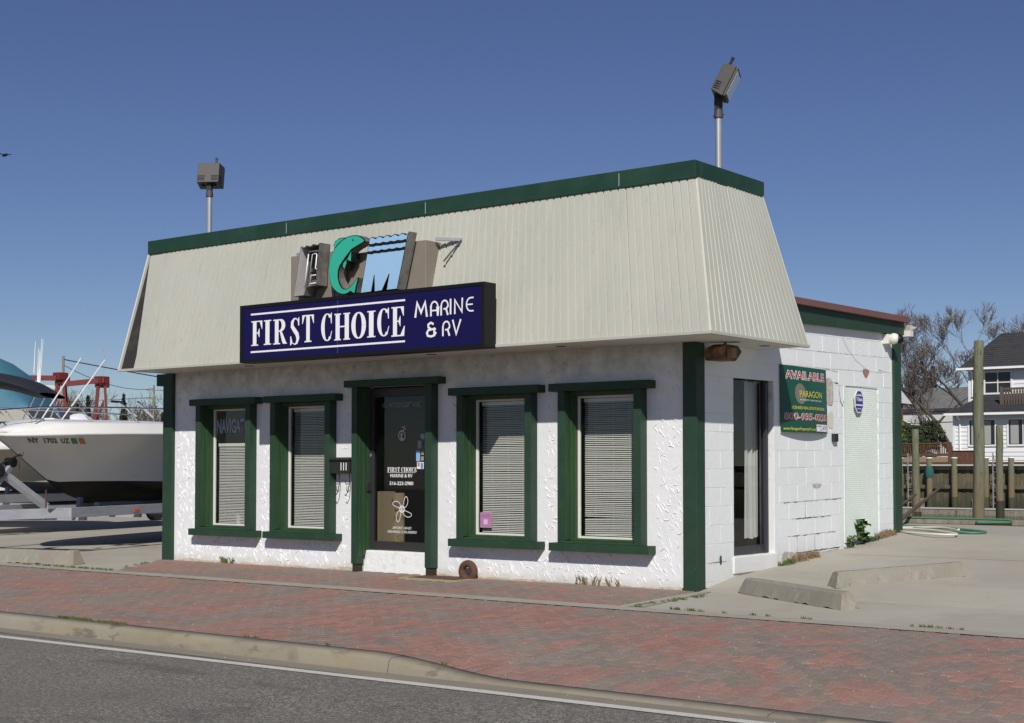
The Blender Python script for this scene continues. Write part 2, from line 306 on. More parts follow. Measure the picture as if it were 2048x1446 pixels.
# variable-width stroke letters: glyph = list of strokes; stroke = list of (x,y,w) in a unit box
def arc(cx, cy, rx, ry, a0, a1, wf, n=14):
    return [(cx+rx*cos(radians(a0+(a1-a0)*i/n)), cy+ry*sin(radians(a0+(a1-a0)*i/n)), wf(a0+(a1-a0)*i/n) if callable(wf) else wf) for i in range(n+1)]
def thick(lo, hi): return lambda a: lo+(hi-lo)*abs(cos(radians(a)))**1.3
def P(*p): return ('poly', p)
GS = {  # condensed fat serif
 'F': [P((.14, 0), (.46, 0), (.46, 1), (.14, 1)), P((0, 0), (.62, 0), (.62, .045), (0, .045)), P((0, .955), (.98, .955), (.98, 1), (0, 1)),
       P((.98, .97), (.98, .66), (.94, .66), (.74, .97)), P((.4, .49), (.72, .49), (.72, .53), (.4, .53)), P((.74, .34), (.74, .68), (.70, .68), (.58, .53), (.58, .49), (.70, .34))],
 'I': [P((.22, 0), (.78, 0), (.78, 1), (.22, 1)), P((0, 0), (1, 0), (1, .045), (0, .045)), P((0, .955), (1, .955), (1, 1), (0, 1))],
 'R': [P((.12, 0), (.38, 0), (.38, 1), (.12, 1)), P((0, 0), (.5, 0), (.5, .045), (0, .045)), P((0, .955), (.45, .955), (.45, 1), (0, 1)),
       arc(.42, .755, .31, .225, 90, -90, thick(.04, .26)), P((.36, .5), (.45, .5), (.45, .545), (.36, .545)), P((.46, .53), (.62, .5), (.92, .06), (1.0, 0), (.72, 0), (.64, .08))],
 'S': [[(.80, .70, .03), (.78, .86, .05), (.6, .96, .07), (.42, .95, .12), (.25, .84, .22), (.24, .68, .26), (.45, .54, .3), (.68, .40, .3), (.76, .24, .26), (.66, .08, .16), (.48, .03, .07), (.26, .08, .05), (.14, .3, .03)],
       P((.82, .7), (.88, .7), (.88, 1), (.84, 1), (.74, .93)), P((.06, 0), (.1, 0), (.22, .07), (.14, .33), (.06, .33))],
 'T': [P((.35, 0), (.65, 0), (.65, 1), (.35, 1)), P((.2, 0), (.8, 0), (.8, .045), (.2, .045)), P((0, .955), (1, .955), (1, 1), (0, 1)),
       P((0, .97), (0, .68), (.04, .68), (.22, .97)), P((1, .97), (1, .68), (.96, .68), (.78, .97))],
 'C': [arc(.53, .5, .37, .47, 48, 312, thick(.05, .3), 22), P((.86, .62), (.92, .62), (.92, 1), (.87, 1), (.72, .88), (.82, .8)), P((.80, .2), (.9, .36), (.95, .36), (.82, .1), (.7, .06))],
 'H': [P((.08, 0), (.34, 0), (.34, 1), (.08, 1)), P((.66, 0), (.92, 0), (.92, 1), (.66, 1)), P((0, 0), (.42, 0), (.42, .045), (0, .045)), P((0, .955), (.42, .955), (.42, 1), (0, 1)),
       P((.58, 0), (1, 0), (1, .045), (.58, .045)), P((.58, .955), (1, .955), (1, 1), (.58, 1)), P((.33, .48), (.67, .48), (.67, .53), (.33, .53))],
 'O': [arc(.5, .5, .36, .47, 0, 360, thick(.05, .29), 32)],
 'E': [P((.12, 0), (.42, 0), (.42, 1), (.12, 1)), P((0, 0), (.95, 0), (.95, .045), (0, .045)), P((0, .955), (.93, .955), (.93, 1), (0, 1)),
       P((.93, .97), (.93, .68), (.89, .68), (.68, .97)), P((1, .34), (.95, .0), (.66, .03), (.95, .34)), P((.4, .49), (.66, .49), (.66, .53), (.4, .53)), P((.68, .34), (.68, .68), (.64, .68), (.53, .53), (.53, .49), (.64, .34))],
}
w_ = .15
GB = {  # rounded single-stroke letters
 'M': [[(.06, 0, w_), (.2, 1-w_/3, w_), (.5, .3, w_), (.8, 1-w_/3, w_), (.94, 0, w_)]],
 'A': [[(.1, 0, .19), (.1, .6, .19)]+arc(.5, .6, .4, .33, 180, 0, .15, 10)+[(.9, .6, .19), (.9, 0, .19)], [(.1, .36, .13), (.9, .36, .13)]],
 'R': [[(.1, 0, .19), (.1, .62, .19)]+arc(.5, .64, .38, .30, 180, 0, .15, 10)+[(.88, .56, .18), (.7, .42, .15), (.36, .4, .14)], [(.66, .42, .18), (.88, 0, .2)]],
 'I': [[(.5, 0, .8), (.5, 1, .8)]],
 'N': [[(.1, 0, .17), (.1, .9, .17), (.86, .1, .17), (.9, 1, .17)]],
 'E': [arc(.66, .5, .54, .43, 90, 270, .15, 14), [(.62, .93, .14), (1, .93, .14)], [(.62, .07, .14), (1, .07, .14)], [(.12, .5, .13), (.9, .5, .13)]],
 '&': [[(.98, .32, .15), (.80, .12, .16), (.5, .06, .15), (.2, .12, .16), (.12, .3, .18), (.25, .48, .16), (.6, .52, .14), (.95, .52, .14)], [(.5, .54, .14), (.26, .66, .16), (.24, .84, .16), (.48, .95, .14), (.74, .84, .16)], [(.8, .12, .15), (.8, .62, .17)]],
 'V': [[(.08, 1, .17), (.45, .06, .18), (.92, 1, .17)]],
}
def letters(name, glyphs, m, fn, parent, d=.002):
    """glyphs: (set, char, x0, x1, z0, z1)"""
    b = B(); k = 0
    for st, ch, x0, x1, z0, z1 in glyphs:
        W_, H_ = x1-x0, z1-z0
        for stroke in st[ch]:
            k = (k+1) % 9; dd = d+k*.00018
            if isinstance(stroke, tuple) and stroke[0] == 'poly':
                b.quad(*[fn(x0+u*W_, z0+v*H_, dd) for u, v in stroke[1]])
            else:
                pts = [(x0+u*W_, z0+v*H_, w*W_) for u, v, w in stroke]; L_ = []; R_ = []
                for i, (u, v, w) in enumerate(pts):
                    p0 = pts[max(i-1, 0)]; p1 = pts[min(i+1, len(pts)-1)]
                    if i == 0 or i == len(pts)-1: tx, ty = p1[0]-p0[0], p1[1]-p0[1]; mt = 1
                    else:
                        ax, ay = u-p0[0], v-p0[1]; bx, by = p1[0]-u, p1[1]-v; la = sqrt(ax*ax+ay*ay) or 1; lb = sqrt(bx*bx+by*by) or 1
                        tx, ty = ax/la+bx/lb, ay/la+by/lb; lt = sqrt(tx*tx+ty*ty) or 1
                        mt = min(1/max(abs((tx/lt*ax/la+ty/lt*ay/la)), .35), 2.0)
                    l = sqrt(tx*tx+ty*ty) or 1
                    nx, ny = -ty/l*w/2*mt, tx/l*w/2*mt
                    L_.append((u+nx, v+ny)); R_.append((u-nx, v-ny))
                for i in range(len(pts)-1):
                    b.quad(fn(*L_[i], dd), fn(*R_[i], dd), fn(*R_[i+1], dd), fn(*L_[i+1], dd))
    return b.build(name, m, parent, fix=False)
def fy(y): return lambda u, v, d: (u, y-d, v)          # plane facing -y
def fx(x): return lambda u, v, d: (x+d, u, v)          # plane facing +x (u = y)

# ------------------------------------------------------------------ ground
GP = [(-400, -.12), (-12, -.17), (-5.8, -.215), (-1.9, -.036), (-1.55, -.034), (0, 0.0), (.9, .12), (1.9, .18), (3.7, .3), (5.3, .44), (8.0, .47), (400, .47)]
def gz(y):
    for (a, za), (b, zb) in zip(GP, GP[1:]):
        if a <= y <= b: return za+(zb-za)*(y-a)/(b-a)
    return 0
def struct(name, b, m, **k): return b.build(name, m, kind='structure', **k)
# one sheet beneath everything, reaching the horizon on the near side and left
struct('ground', B().quad((-1500, -1500, -.6), (1500, -1500, -.6), (1500, 8.2, -.6), (-1500, 8.2, -.6)), conc)
def sheet(xs, ys, zf, dz=0):
    b = B(); n = len(ys)
    for x in xs:
        for y in ys: b.v.append((x, y, zf(x, y)+dz))
    for i in range(len(xs)-1):
        for j in range(n-1): a = i*n+j; b.f.append((a, a+n, a+n+1, a+1))
    return b
struct('road', sheet((-400, -5, 10, 400), (-60, -20, -12, -5.60), lambda x, y: -.215+(-5.6-y)*.008 if y > -12 else -.164), asph)
struct('edge_line', sheet((-60, -20, -10, -4, .5, 2.8, 10, 40), (-.055, .055), lambda x, y: -.2102), linem)
struct('gutter', B().quad((-400, -5.66, -.2115), (400, -5.66, -.2115), (400, -5.30, -.232), (-400, -5.30, -.232)), gutm)
def kh(x):        # kerb upstand, drops at the driveway
    t = min(max((x-.15)/1.35, 0), 1); t = t*t*(3-2*t); return -.108-(.105*t)
kxs = [-400, -60, -20]+[i*.5 for i in range(-26, 0)]+[i*.1 for i in range(0, 20)]+[2.5, 4, 8, 14, 40, 400]
prof = [(-5.345, None), (-5.33, -.035), (-5.315, -.012), (-5.295, -.002), (-5.15, .004), (-5.15, -.1)]
b = B(); n = len(prof)
for x in kxs:
    for y, dz in prof:
        wob = .004*noise.noise(Vector((x*1.7, y*3, 0)))
        b.v.append((x, y+wob, -.2335 if dz is None else max(kh(x)+dz, -.2335)))
for i in range(len(kxs)-1):
    for j in range(n-1): a = i*n+j; b.f.append((a, a+n, a+n+1, a+1))
kerb = struct('kerb', b, kerbm, smooth=True)
for x in (-16, -10.2, -4.9, .42, 3.6, 6.6):
    jb = B()
    for xx in (x-.003, x+.003):
        for y, dz in prof[:-1]: jb.v.append((xx, y-.0015, (-.232 if dz is None else max(kh(x)+dz, -.232))+.0012))
    for j in range(4): jb.f.append((j, j+1, j+6, j+5))
    jb.build('expansion_joint', mat('joint_dark', (.07, .06, .05), .95), kerb)
def pave_z(x, y):   # brick surface between kerb and strip
    z0 = kh(x)+.004; t = min(max((y+5.15)/1.3, 0), 1); zf = -.036+(y+1.85)*.0205
    return z0*(1-t)+zf*t if y < -3.85 else zf
struct('concrete_strip', sheet((-400, -60, -7.9, 0, 2, 400), (-1.86, -1.56), lambda x, y: -.033), stripm)
# ---- pavers: running bond, joints run away from the kerb
def paver_col(x, y, rr):
    n1 = noise.noise(Vector((x*1.5, y*1.9, 3.3))) + .7*noise.noise(Vector((x*4.1, y*3.1, 9.1))) + rr.uniform(-.20, .20)
    t = min(max((n1+.06)/.26, 0), 1)
    if rr.random() < .05: t = rr.random()
    k = rr.uniform(.87, 1.10)
    c = tuple((g_+(r_-g_)*t)*k for g_, r_ in zip((.215, .170, .142), (.295, .148, .115)))
    return c
CX, CY = cam.location.x, cam.location.y
pav = []
rr = random.Random(5)
def add_zone(x0, x1, y0, y1, clip=None):
    nx = int((x1-x0)/.102); ny = int((y1-y0)/.204)+2
    for i in range(nx):
        off = (i % 2)*.102
        for j in range(ny):
            a = y0+j*.204-off; c = a+.198; a = max(a, y0); c = min(c, y1)
            if c-a < .03: continue
            x = x0+i*.102+.049; y = (a+c)/2
            if clip and not clip(x, y): continue
            pav.append((x, a, c, paver_col(x, y, rr), rr.uniform(-.0015, .0015), rr.uniform(-.012, .012), rr.uniform(-.008, .008)))
add_zone(-14, 11.2, -5.14, -1.865)
add_zone(-8.9, .06, -1.55, -.01, lambda x, y: not (-3.86 < x < -2.95 and y > -.56) and x < .10-.05*y/1.55 and x > -8.85+(-y)*.62)
def inview(x, y):
    d = Vector((x-CX, y-CY)); f = Vector((-sin(radians(37.635)), cos(radians(37.635)))); r_ = Vector((f.y, -f.x))
    z = d.dot(f)
    if z < 1: return None
    px = 1024+2887*d.dot(r_)/z; py = 935+2887*(1.32-pave_z(x, y))/z
    return z if (0 < px < 2048 and py < 1440) else None
order = sorted([(inview(p[0], (p[1]+p[2])/2), i) for i, p in enumerate(pav) if inview(p[0], (p[1]+p[2])/2) is not None])[:300]
near = {i for _, i in order}
sidewalk = struct('brick_pavement', sheet(kxs, (-5.149, -4.5, -3.85, -1.865), lambda x, y: pave_z(x, y)-.012), bedm)
entry = struct('sand_bed', B().quad((-7.88, -1.555, -.046), (.2, -1.555, -.046), (.12, .1, -.012), (-8.9, .1, -.012)), bedm)
def paver_geo(b, cols, x, a, c, col, dz, tx, ty):
    h = .0472; zs = []
    pts = []
    for inset, up in ((0, -.006), (.004, 0)):
        for (u, v) in ((x-h+inset, a+inset), (x+h-inset, a+inset), (x+h-inset, c-inset), (x-h+inset, c-inset)):
            zz = (pave_z(u, v) if v < -1.8 else .003-.033*min(1, (-v)/1.55)) + dz + tx*(u-x)+ty*(v-(a+c)/2) + up
            pts.append((u, v, zz))
    base = [(p[0], p[1], p[2]-.02) for p in pts[:4]]
    n = len(b.v); b.v += base+pts
    fs = [(8, 9, 10, 11)]+[(4+i, 4+(i+1) % 4, 8+(i+1) % 4, 8+i) for i in range(4)]+[(i, (i+1) % 4, 4+(i+1) % 4, 4+i) for i in range(4)]
    b.f += [tuple(q+n for q in f) for f in fs]; cols += [col]*len(fs)
def color_build(b, cols, name, parent, kind=None, m=brickm):
    me = bpy.data.meshes.new(name); me.from_pydata(b.v, [], b.f)
    at = me.attributes.new('Col', 'FLOAT_COLOR', 'FACE')
    at.data.foreach_set('color', [q for c in cols for q in (*c, 1)])
    me.materials.append(m); o = bpy.data.objects.new(name, me); COL.objects.link(o); o.parent = parent
    if kind: o['kind'] = kind
    return o
b1, c1, b2, c2 = B(), [], B(), []
for i, p in enumerate(pav):
    if i in near: continue
    if p[1] > -1.8: paver_geo(b2, c2, *p)
    else: paver_geo(b1, c1, *p)
color_build(b1, c1, 'distant_brick', sidewalk, 'stuff')
color_build(b2, c2, 'distant_brick', entry, 'stuff')
variants = []
for k in range(30):
    bb, cc = B(), []; t = (k % 5)/4; q = rr.uniform(.87, 1.10)
    col = tuple((g_+(r_-g_)*t)*q for g_, r_ in zip((.215, .170, .142), (.295, .148, .115)))
    tx, ty, dz = rr.uniform(-.012, .012), rr.uniform(-.008, .008), rr.uniform(-.001, .001)
    h = .0472; pts = []
    for inset, up in ((0, -.006), (.004, 0)):
        for (u, v) in ((-h+inset, -.1+inset), (h-inset, -.1+inset), (h-inset, .1-inset), (-h+inset, .1-inset)): pts.append((u, v, dz+tx*u+ty*v+up+.0205*v))
    bb.v = [(p[0], p[1], p[2]-.02) for p in pts[:4]]+pts
    bb.f = [(8, 9, 10, 11)]+[(4+i, 4+(i+1) % 4, 8+(i+1) % 4, 8+i) for i in range(4)]+[(i, (i+1) % 4, 4+(i+1) % 4, 4+i) for i in range(4)]
    o = color_build(bb, [col]*9, 'brick', sidewalk); variants.append((t, o.data)); bpy.data.objects.remove(o)
for i in sorted(near):
    x, a, c, col, dz, tx, ty = pav[i]; t = round(4*min(max((.8077-col[1]/col[0])/(.8077-.5263), 0), 1))/4
    me = rr.choice([v[1] for v in variants if v[0] == t])
    o = bpy.data.objects.new('brick', me); COL.objects.link(o); o.parent = sidewalk
    o.location = (x, (a+c)/2, pave_z(x, (a+c)/2)); o.scale = (1, (c-a)/.2, 1)
    if (a+c)/2 < -3.9: o.rotation_euler = (math.atan2(pave_z(x, c)-pave_z(x, a), c-a)-.0205, 0, 0)
# yard slabs
def slab(name, x0, x1, cuts, ys, zf=lambda x, y: gz(y)):
    s_ = struct(name, sheet([x0+(x1-x0)*i/12 for i in range(13)], ys, zf), conc); return s_
def zslab(x, y): return gz(y)
ys_ = (-1.565, -.8, 0, .45, .9, 1.4, 1.9, 2.8, 3.7, 4.5, 5.3, 6.5, 8.05)
slabR = slab('parking_slab', 0.0, 60, None, ys_)
struct('rear_slab', sheet((-8.7, -4, 0.0), (4.9, 6.5, 8.05), zslab), conc)
def zleft(x, y): return -.033 if y < -1.5 else (-.033*(-y/1.55) if y < 0 else 0)
slabL = struct('yard_slab', sheet((-400, -100, -40, -20, -12, -8.9, -7.9), (-1.565, -.8, 0, 8.05), lambda x, y: zleft(x, y)-.001).quad((-400, 8.05, -.001), (-13, 8.05, -.001), (-40, 63, -.001), (-400, 200, -.001)), conc)
struct('quay_return', B().quad((-13, 8.05, -.0012), (-40, 63, -.0012), (-40, 63, -3), (-13, 8.05, -3)), woodd)
for y in (-.25,):
    pass
for parent, segs in ((slabR, [((.15, 3.1), (22, 3.1)), ((5.2, -1.55), (5.2, 8.0))]), (slabL, [((-30, 3.4), (-9, 3.4)), ((-12.6, -1.5), (-14.2, 12)), ((-30, 9), (-9, 9))])):
    zf = gz if parent is slabR else (lambda y: zleft(0, y))
    for (a, b_) in segs:
        n = 10; bb = B()
        for i in range(n):
            p = [(a[0]+(b_[0]-a[0])*t, a[1]+(b_[1]-a[1])*t) for t in (i/n, (i+1)/n)]
            dx, dy = p[1][0]-p[0][0], p[1][1]-p[0][1]; l = sqrt(dx*dx+dy*dy); nx, ny = -dy/l*.006, dx/l*.006
            bb.quad(*[(q[0]+s_*nx, q[1]+s_*ny, zf(q[1])+.003) for q, s_ in ((p[0], 1), (p[1], 1), (p[1], -1), (p[0], -1))])
        bb.build('slab_joint', mat('slab_joint_dark', (.16, .14, .11), .95), parent)
# brick / concrete border pieces beside the entry bricks
struct('concrete_border', B().quad((.10, -1.56, -.029), (.30, -1.56, -.029), (.16, .0, .006), (.06, .0, .004)), stripm)
# canal
struct('water', B().quad((-900, 8.3, -1.15), (900, 8.3, -1.15), (900, 900, -1.15), (-900, 900, -1.15)), watm)
struct('quay_wall', B().box(-8.6, 60, 7.95, 8.3, -3, .44), woodd)
struct('far_bank', B().box(-400, 400, 63.2, 900, -3, 1.38), mat('far_bank_ground', (.12, .12, .07), .95, coord='World', layers=((.2, 4, .4, .6, (.2, .17, .1), .7),)))

el = bpy.data.objects['edge_line']
for v in el.data.vertices: v.co.y += -5.755+.030*max(-10, min(x_ if (x_ := v.co.x) < 8 else 8, 8)); v.co.z = -.2085
# ------------------------------------------------------------------ the shop building
ZS = 2.673                                   # soffit height
shop = empty('shop_building', (-4.4, 2.6, 0), 'white stucco and block shop with cream mansard, green window trim and green parapet cap', 'building')
def sp(o): o.matrix_parent_inverse = Matrix.Translation((4.4, -2.6, 0)); return o   # children are laid out in world space
WIN = {'w1': -7.465, 'w2': -5.95, 'w3': -2.70, 'w4': -1.20}
WZ0, WZ1 = .40, 2.27
# front wall, pieces round the openings
b = B(); xs = [-8.81]
opens = [(WIN['w1']-.5, WIN['w1']+.5, .45, 2.2), (WIN['w2']-.5, WIN['w2']+.5, .45, 2.2), (-4.93, -3.73, -.1, 2.35), (WIN['w3']-.5, WIN['w3']+.5, .45, 2.2), (WIN['w4']-.5, WIN['w4']+.5, .45, 2.2)]
x = -8.81
for o0, o1, z0, z1 in opens:
    b.box(x, o0, 0, .2, -.1, 2.9); b.box(o0, o1, 0, .2, z1, 2.9)
    if z0 > 0: b.box(o0, o1, 0, .2, -.1, z0)
    x = o1
b.box(x, -.02, 0, .2, -.1, 2.9)
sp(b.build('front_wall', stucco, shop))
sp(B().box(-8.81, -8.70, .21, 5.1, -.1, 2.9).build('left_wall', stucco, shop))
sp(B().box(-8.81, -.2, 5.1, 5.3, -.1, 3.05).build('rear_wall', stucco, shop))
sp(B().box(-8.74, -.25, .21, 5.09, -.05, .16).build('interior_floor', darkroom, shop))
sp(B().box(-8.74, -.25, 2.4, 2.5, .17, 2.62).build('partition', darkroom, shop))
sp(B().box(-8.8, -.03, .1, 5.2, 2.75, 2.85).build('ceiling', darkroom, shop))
# trowel ridges standing proud of the stucco, joined into one part
rs = random.Random(21); b = B()
def blocked(x, z):
    for o0, o1, z0, z1 in opens:
        m_ = .17 if z0 > 0 else .24
        if o0-m_ < x < o1+m_ and z0-.10 < z < z1+.16: return True
    return False
for _ in range(5000):
    x = rs.uniform(-8.55, -.2); z = rs.uniform(.03, 2.66)
    if blocked(x, z) or (z > 1.9 and rs.random() < .5): continue
    L_ = rs.uniform(.03, .10) * (1.25 if rs.random() < .2 else 1); a = radians(rs.gauss(-64, 13) if rs.random() < .74 else rs.choice([rs.gauss(30, 22), rs.uniform(0, 180)]))
    w = rs.uniform(.003, .0085); h = rs.uniform(.003, .0115); cu = rs.gauss(0, .10)*L_
    pts = []
    for i in range(5):
        t = i/4-.5; px = x+cos(a)*L_*t-sin(a)*cu*(t*t*4); pz = z+sin(a)*L_*t+cos(a)*cu*(t*t*4)
        ww = w*(1-abs(t*2)**2.2*.9)*(1.25-t*.5); pts.append((px, pz, ww, h*(1-abs(t*2)**2)+.0006))
    n = len(b.v); nx, nz = -sin(a), cos(a)
    for px, pz, ww, hh in pts:
        b.v += [(px+nx*ww, .0005, pz+nz*ww), (px+nx*ww*.15, -hh, pz+nz*ww*.15), (px-nx*ww, .0005, pz-nz*ww)]
    for i in range(4):
        q = n+i*3; b.f += [(q, q+1, q+4, q+3), (q+1, q+2, q+5, q+4)]
sp(b.build('stucco_ridge', stucco, shop, kind='stuff', fix=False))
# crumbling render along the foot of the wall, dirt line below the soffit
b = B()
for i in range(150):
    x = -8.55+i*.0565; hgt = .012+.035*max(0, noise.noise(Vector((x*2, 0, 5)))+.3)
    if -5.0 < x < -3.65: continue
    b.box(x, x+.0565, -.006-.012*abs(noise.noise(Vector((x*5, 1, 1)))), .0, -.01, hgt)
sp(b.build('base_crumble', mat('crumbled_base', (.46, .40, .30), .95, layers=((9, 5, .45, .6, (.62, .60, .54), .7),), bump=((40, 4, .7, .01),)), shop, kind='stuff'))
# corner posts
sp(B().box(-.168, 0.0, -.03, .155, .0, ZS-.004).build('corner_post', green, shop, bevel=.004))
sp(B().box(-.180, .010, -.036, .160, -.01, .03).build('post_foot', green, shop, bevel=.003))
sp(B().box(-8.82, -8.62, -.06, .1, .0, ZS-.004).build('corner_post', green, shop, bevel=.004))
sp(B().box(-8.98, -8.821, -.05, .1, 2.5, ZS-.004).build('post_bracket', green, shop))
# soffit: a slab under the mansard, with small vents
sp(B().box(-8.78, .60, -.80, -.001, ZS, ZS+.02).build('soffit', soff, shop))
sp(B().box(.001, .60, .0, 1.34, ZS, ZS+.0195).build('soffit', soff, shop))
for x, y in ((-6.6, -.42), (-3.4, -.42), (-1.5, -.42), (.30, .28), (.32, .92)):
    sp(B().tube([(x, y, ZS-.004), (x, y, ZS+.004)], .06, 16).build('soffit_vent', mat('vent_dark', (.10, .09, .08), .7), shop))
# ------------------------------------------------------------------ mansard of ribbed panels
FB = [(-8.78, -.83), (.63, -.83)]            # front bottom line, top line
def front_pt(u, v, d):                        # u = 0..1 along front, v = 0..1 up, d = outward
    xb = -8.80+u*9.43; xt = -8.72+u*8.93; x = xb+(xt-xb)*v
    y = -.83+v*.45; z = ZS+v*1.70
    return (x, y-d*.966, z+d*.258)
def side_pt(u, v, d):
    yb = -.83+u*2.175; yt = -.38+u*1.45; y = yb+(yt-yb)*v
    x = .63-v*.42; z = ZS+v*1.70
    return (x+d*.97, y, z+d*.24)
rp = random.Random(31)
def panel(fn, u0, u1, name, vtop=1, cut=None, ribs=3):
    b = B(); g = .012/9.4 if fn is front_pt else .012/2.1
    us = []; w = (u1-u0)/ribs
    for r_ in range(ribs):
        a = u0+r_*w
        us += [(a, -.002), (a+w*.09, .013), (a+w*.86, .0155), (a+w*.93, -.002)]
    us.append((u1-g*.02, 0)); dz = rp.uniform(-.0015, .0015)
    tw = rp.uniform(-.002, .002)
    rows = (0, .5, 1)
    for v in rows:
        for u, d in us: b.v.append(fn(u, v, .004+d+dz+tw*(v-.5)))
    m_ = len(us)
    for j in range(len(rows)-1):
        for i in range(m_-1): a = j*m_+i; b.f.append((a, a+1, a+m_+1, a+m_))
    # bottom lip gives the panel a thickness
    n = len(b.v)
    for u, d in us: b.v.append(fn(u, 0, -.002))
    for i in range(m_-1): b.f.append((i, n+i, n+i+1, i+1))
    return sp(b.build(name, siding, shop, fix=False))
# 31 front panels of 0.3 m; the last left strip has come away and shows tar paper
N_F = 30
for i in range(N_F):
    u0 = .032+i*(1-.032)/N_F; u1 = .032+(i+1)*(1-.032)/N_F
    panel(front_pt, u0, u1, 'mansard_panel')
for i in range(7): panel(side_pt, i/7, (i+1)/7, 'mansard_panel')
b = B(); b.quad(front_pt(0, 0, 0), front_pt(1, 0, 0), front_pt(1, 1, 0), front_pt(0, 1, 0)); sp(b.build('mansard_backing', tar, shop, fix=False))
b = B(); b.quad(side_pt(0, 0, 0), side_pt(1, 0, 0), side_pt(1, 1, 0), side_pt(0, 1, 0)); sp(b.build('mansard_backing', tar, shop, fix=False))
# wedge closing the missing strip: siding narrows toward the bottom
b = B(); b.quad(front_pt(.0315, .12, .010), front_pt(.0325, .12, .010), front_pt(.0325, 1, .010), front_pt(.004, 1, .010), front_pt(.004, .93, .010)); sp(b.build('mansard_panel', siding, shop, fix=False))
b = B(); b.beam(front_pt(.0325, 0, .004), front_pt(.0325, .12, .006), .012, .012); b.beam(front_pt(.0, 0, .012), front_pt(.0, 1, .012), .028, .03); sp(b.build('edge_trim', siding, shop))
b = B(); b.beam(front_pt(-.0006, 0, .006), front_pt(-.0006, 1, .006), .02, .05); sp(b.build('edge_trim', mat('white_metal_trim', (.66, .66, .64), .5), shop))
b = B(); b.beam(front_pt(1, .0, .004), front_pt(1, 1, .004), .010, .010); sp(b.build('corner_trim', siding, shop))
b = B(); b.beam(side_pt(1, .0, .008), side_pt(1, 1, .008), .018, .03); sp(b.build('corner_trim', siding, shop))
b = B(); b.box(-8.83, .655, -.858, -.806, ZS-.012, ZS+.022); sp(b.build('eave_trim', siding, shop, bevel=.004))
b = B(); b.box(.606, .656, -.8055, 1.36, ZS-.0121, ZS+.022); sp(b.build('eave_trim', siding, shop, bevel=.004))
# back and left closures of the mansard, flat roof inside it
sp(B().quad((.63, 1.345, ZS), (.21, 1.07, ZS+1.7), (-.3, 1.07, ZS+1.7), (-.3, 1.345, ZS)).build('mansard_back', tar, shop))
sp(B().quad((-8.80, -.83, ZS), (-8.72, -.38, ZS+1.7), (-8.72, 1.0, ZS+1.7), (-8.80, 1.3, ZS)).build('mansard_side', siding, shop))
sp(B().box(-8.72, .2, -.36, 1.06, 4.2, 4.25).build('mansard_roof', tar, shop))
sp(B().quad((-8.72, 1.07, 3), (.2, 1.07, 3), (.2, 1.07, 4.3), (-8.72, 1.07, 4.3)).build('mansard_back', tar, shop))
# parapet cap in lengths, joints showing
zc0, zc1 = 4.352, 4.54
cuts = [-8.735, -5.9, -3.5, -.72, .232]
for a, c in zip(cuts, cuts[1:]):
    sp(B().box(a+.002, c-.002 if c < .2 else c, -.425, -.30, zc0, zc1).build('parapet_cap', capg, shop, bevel=.006))
sp(B().box(.11, .2325, -.299, 1.10, zc0, zc1+.0005).build('parapet_cap', capg, shop, bevel=.006))
sp(B().box(-8.735, -8.62, -.299, 1.10, zc0, zc1-.001).build('parapet_cap', capg, shop))
for x in (-5.9, -3.5, -.72): sp(B().box(x-.006, x+.006, -.4265, -.424, zc0+.02, zc1-.03).build('cap_seam', mat('cap_seam', (.25, .27, .25), .6), shop))
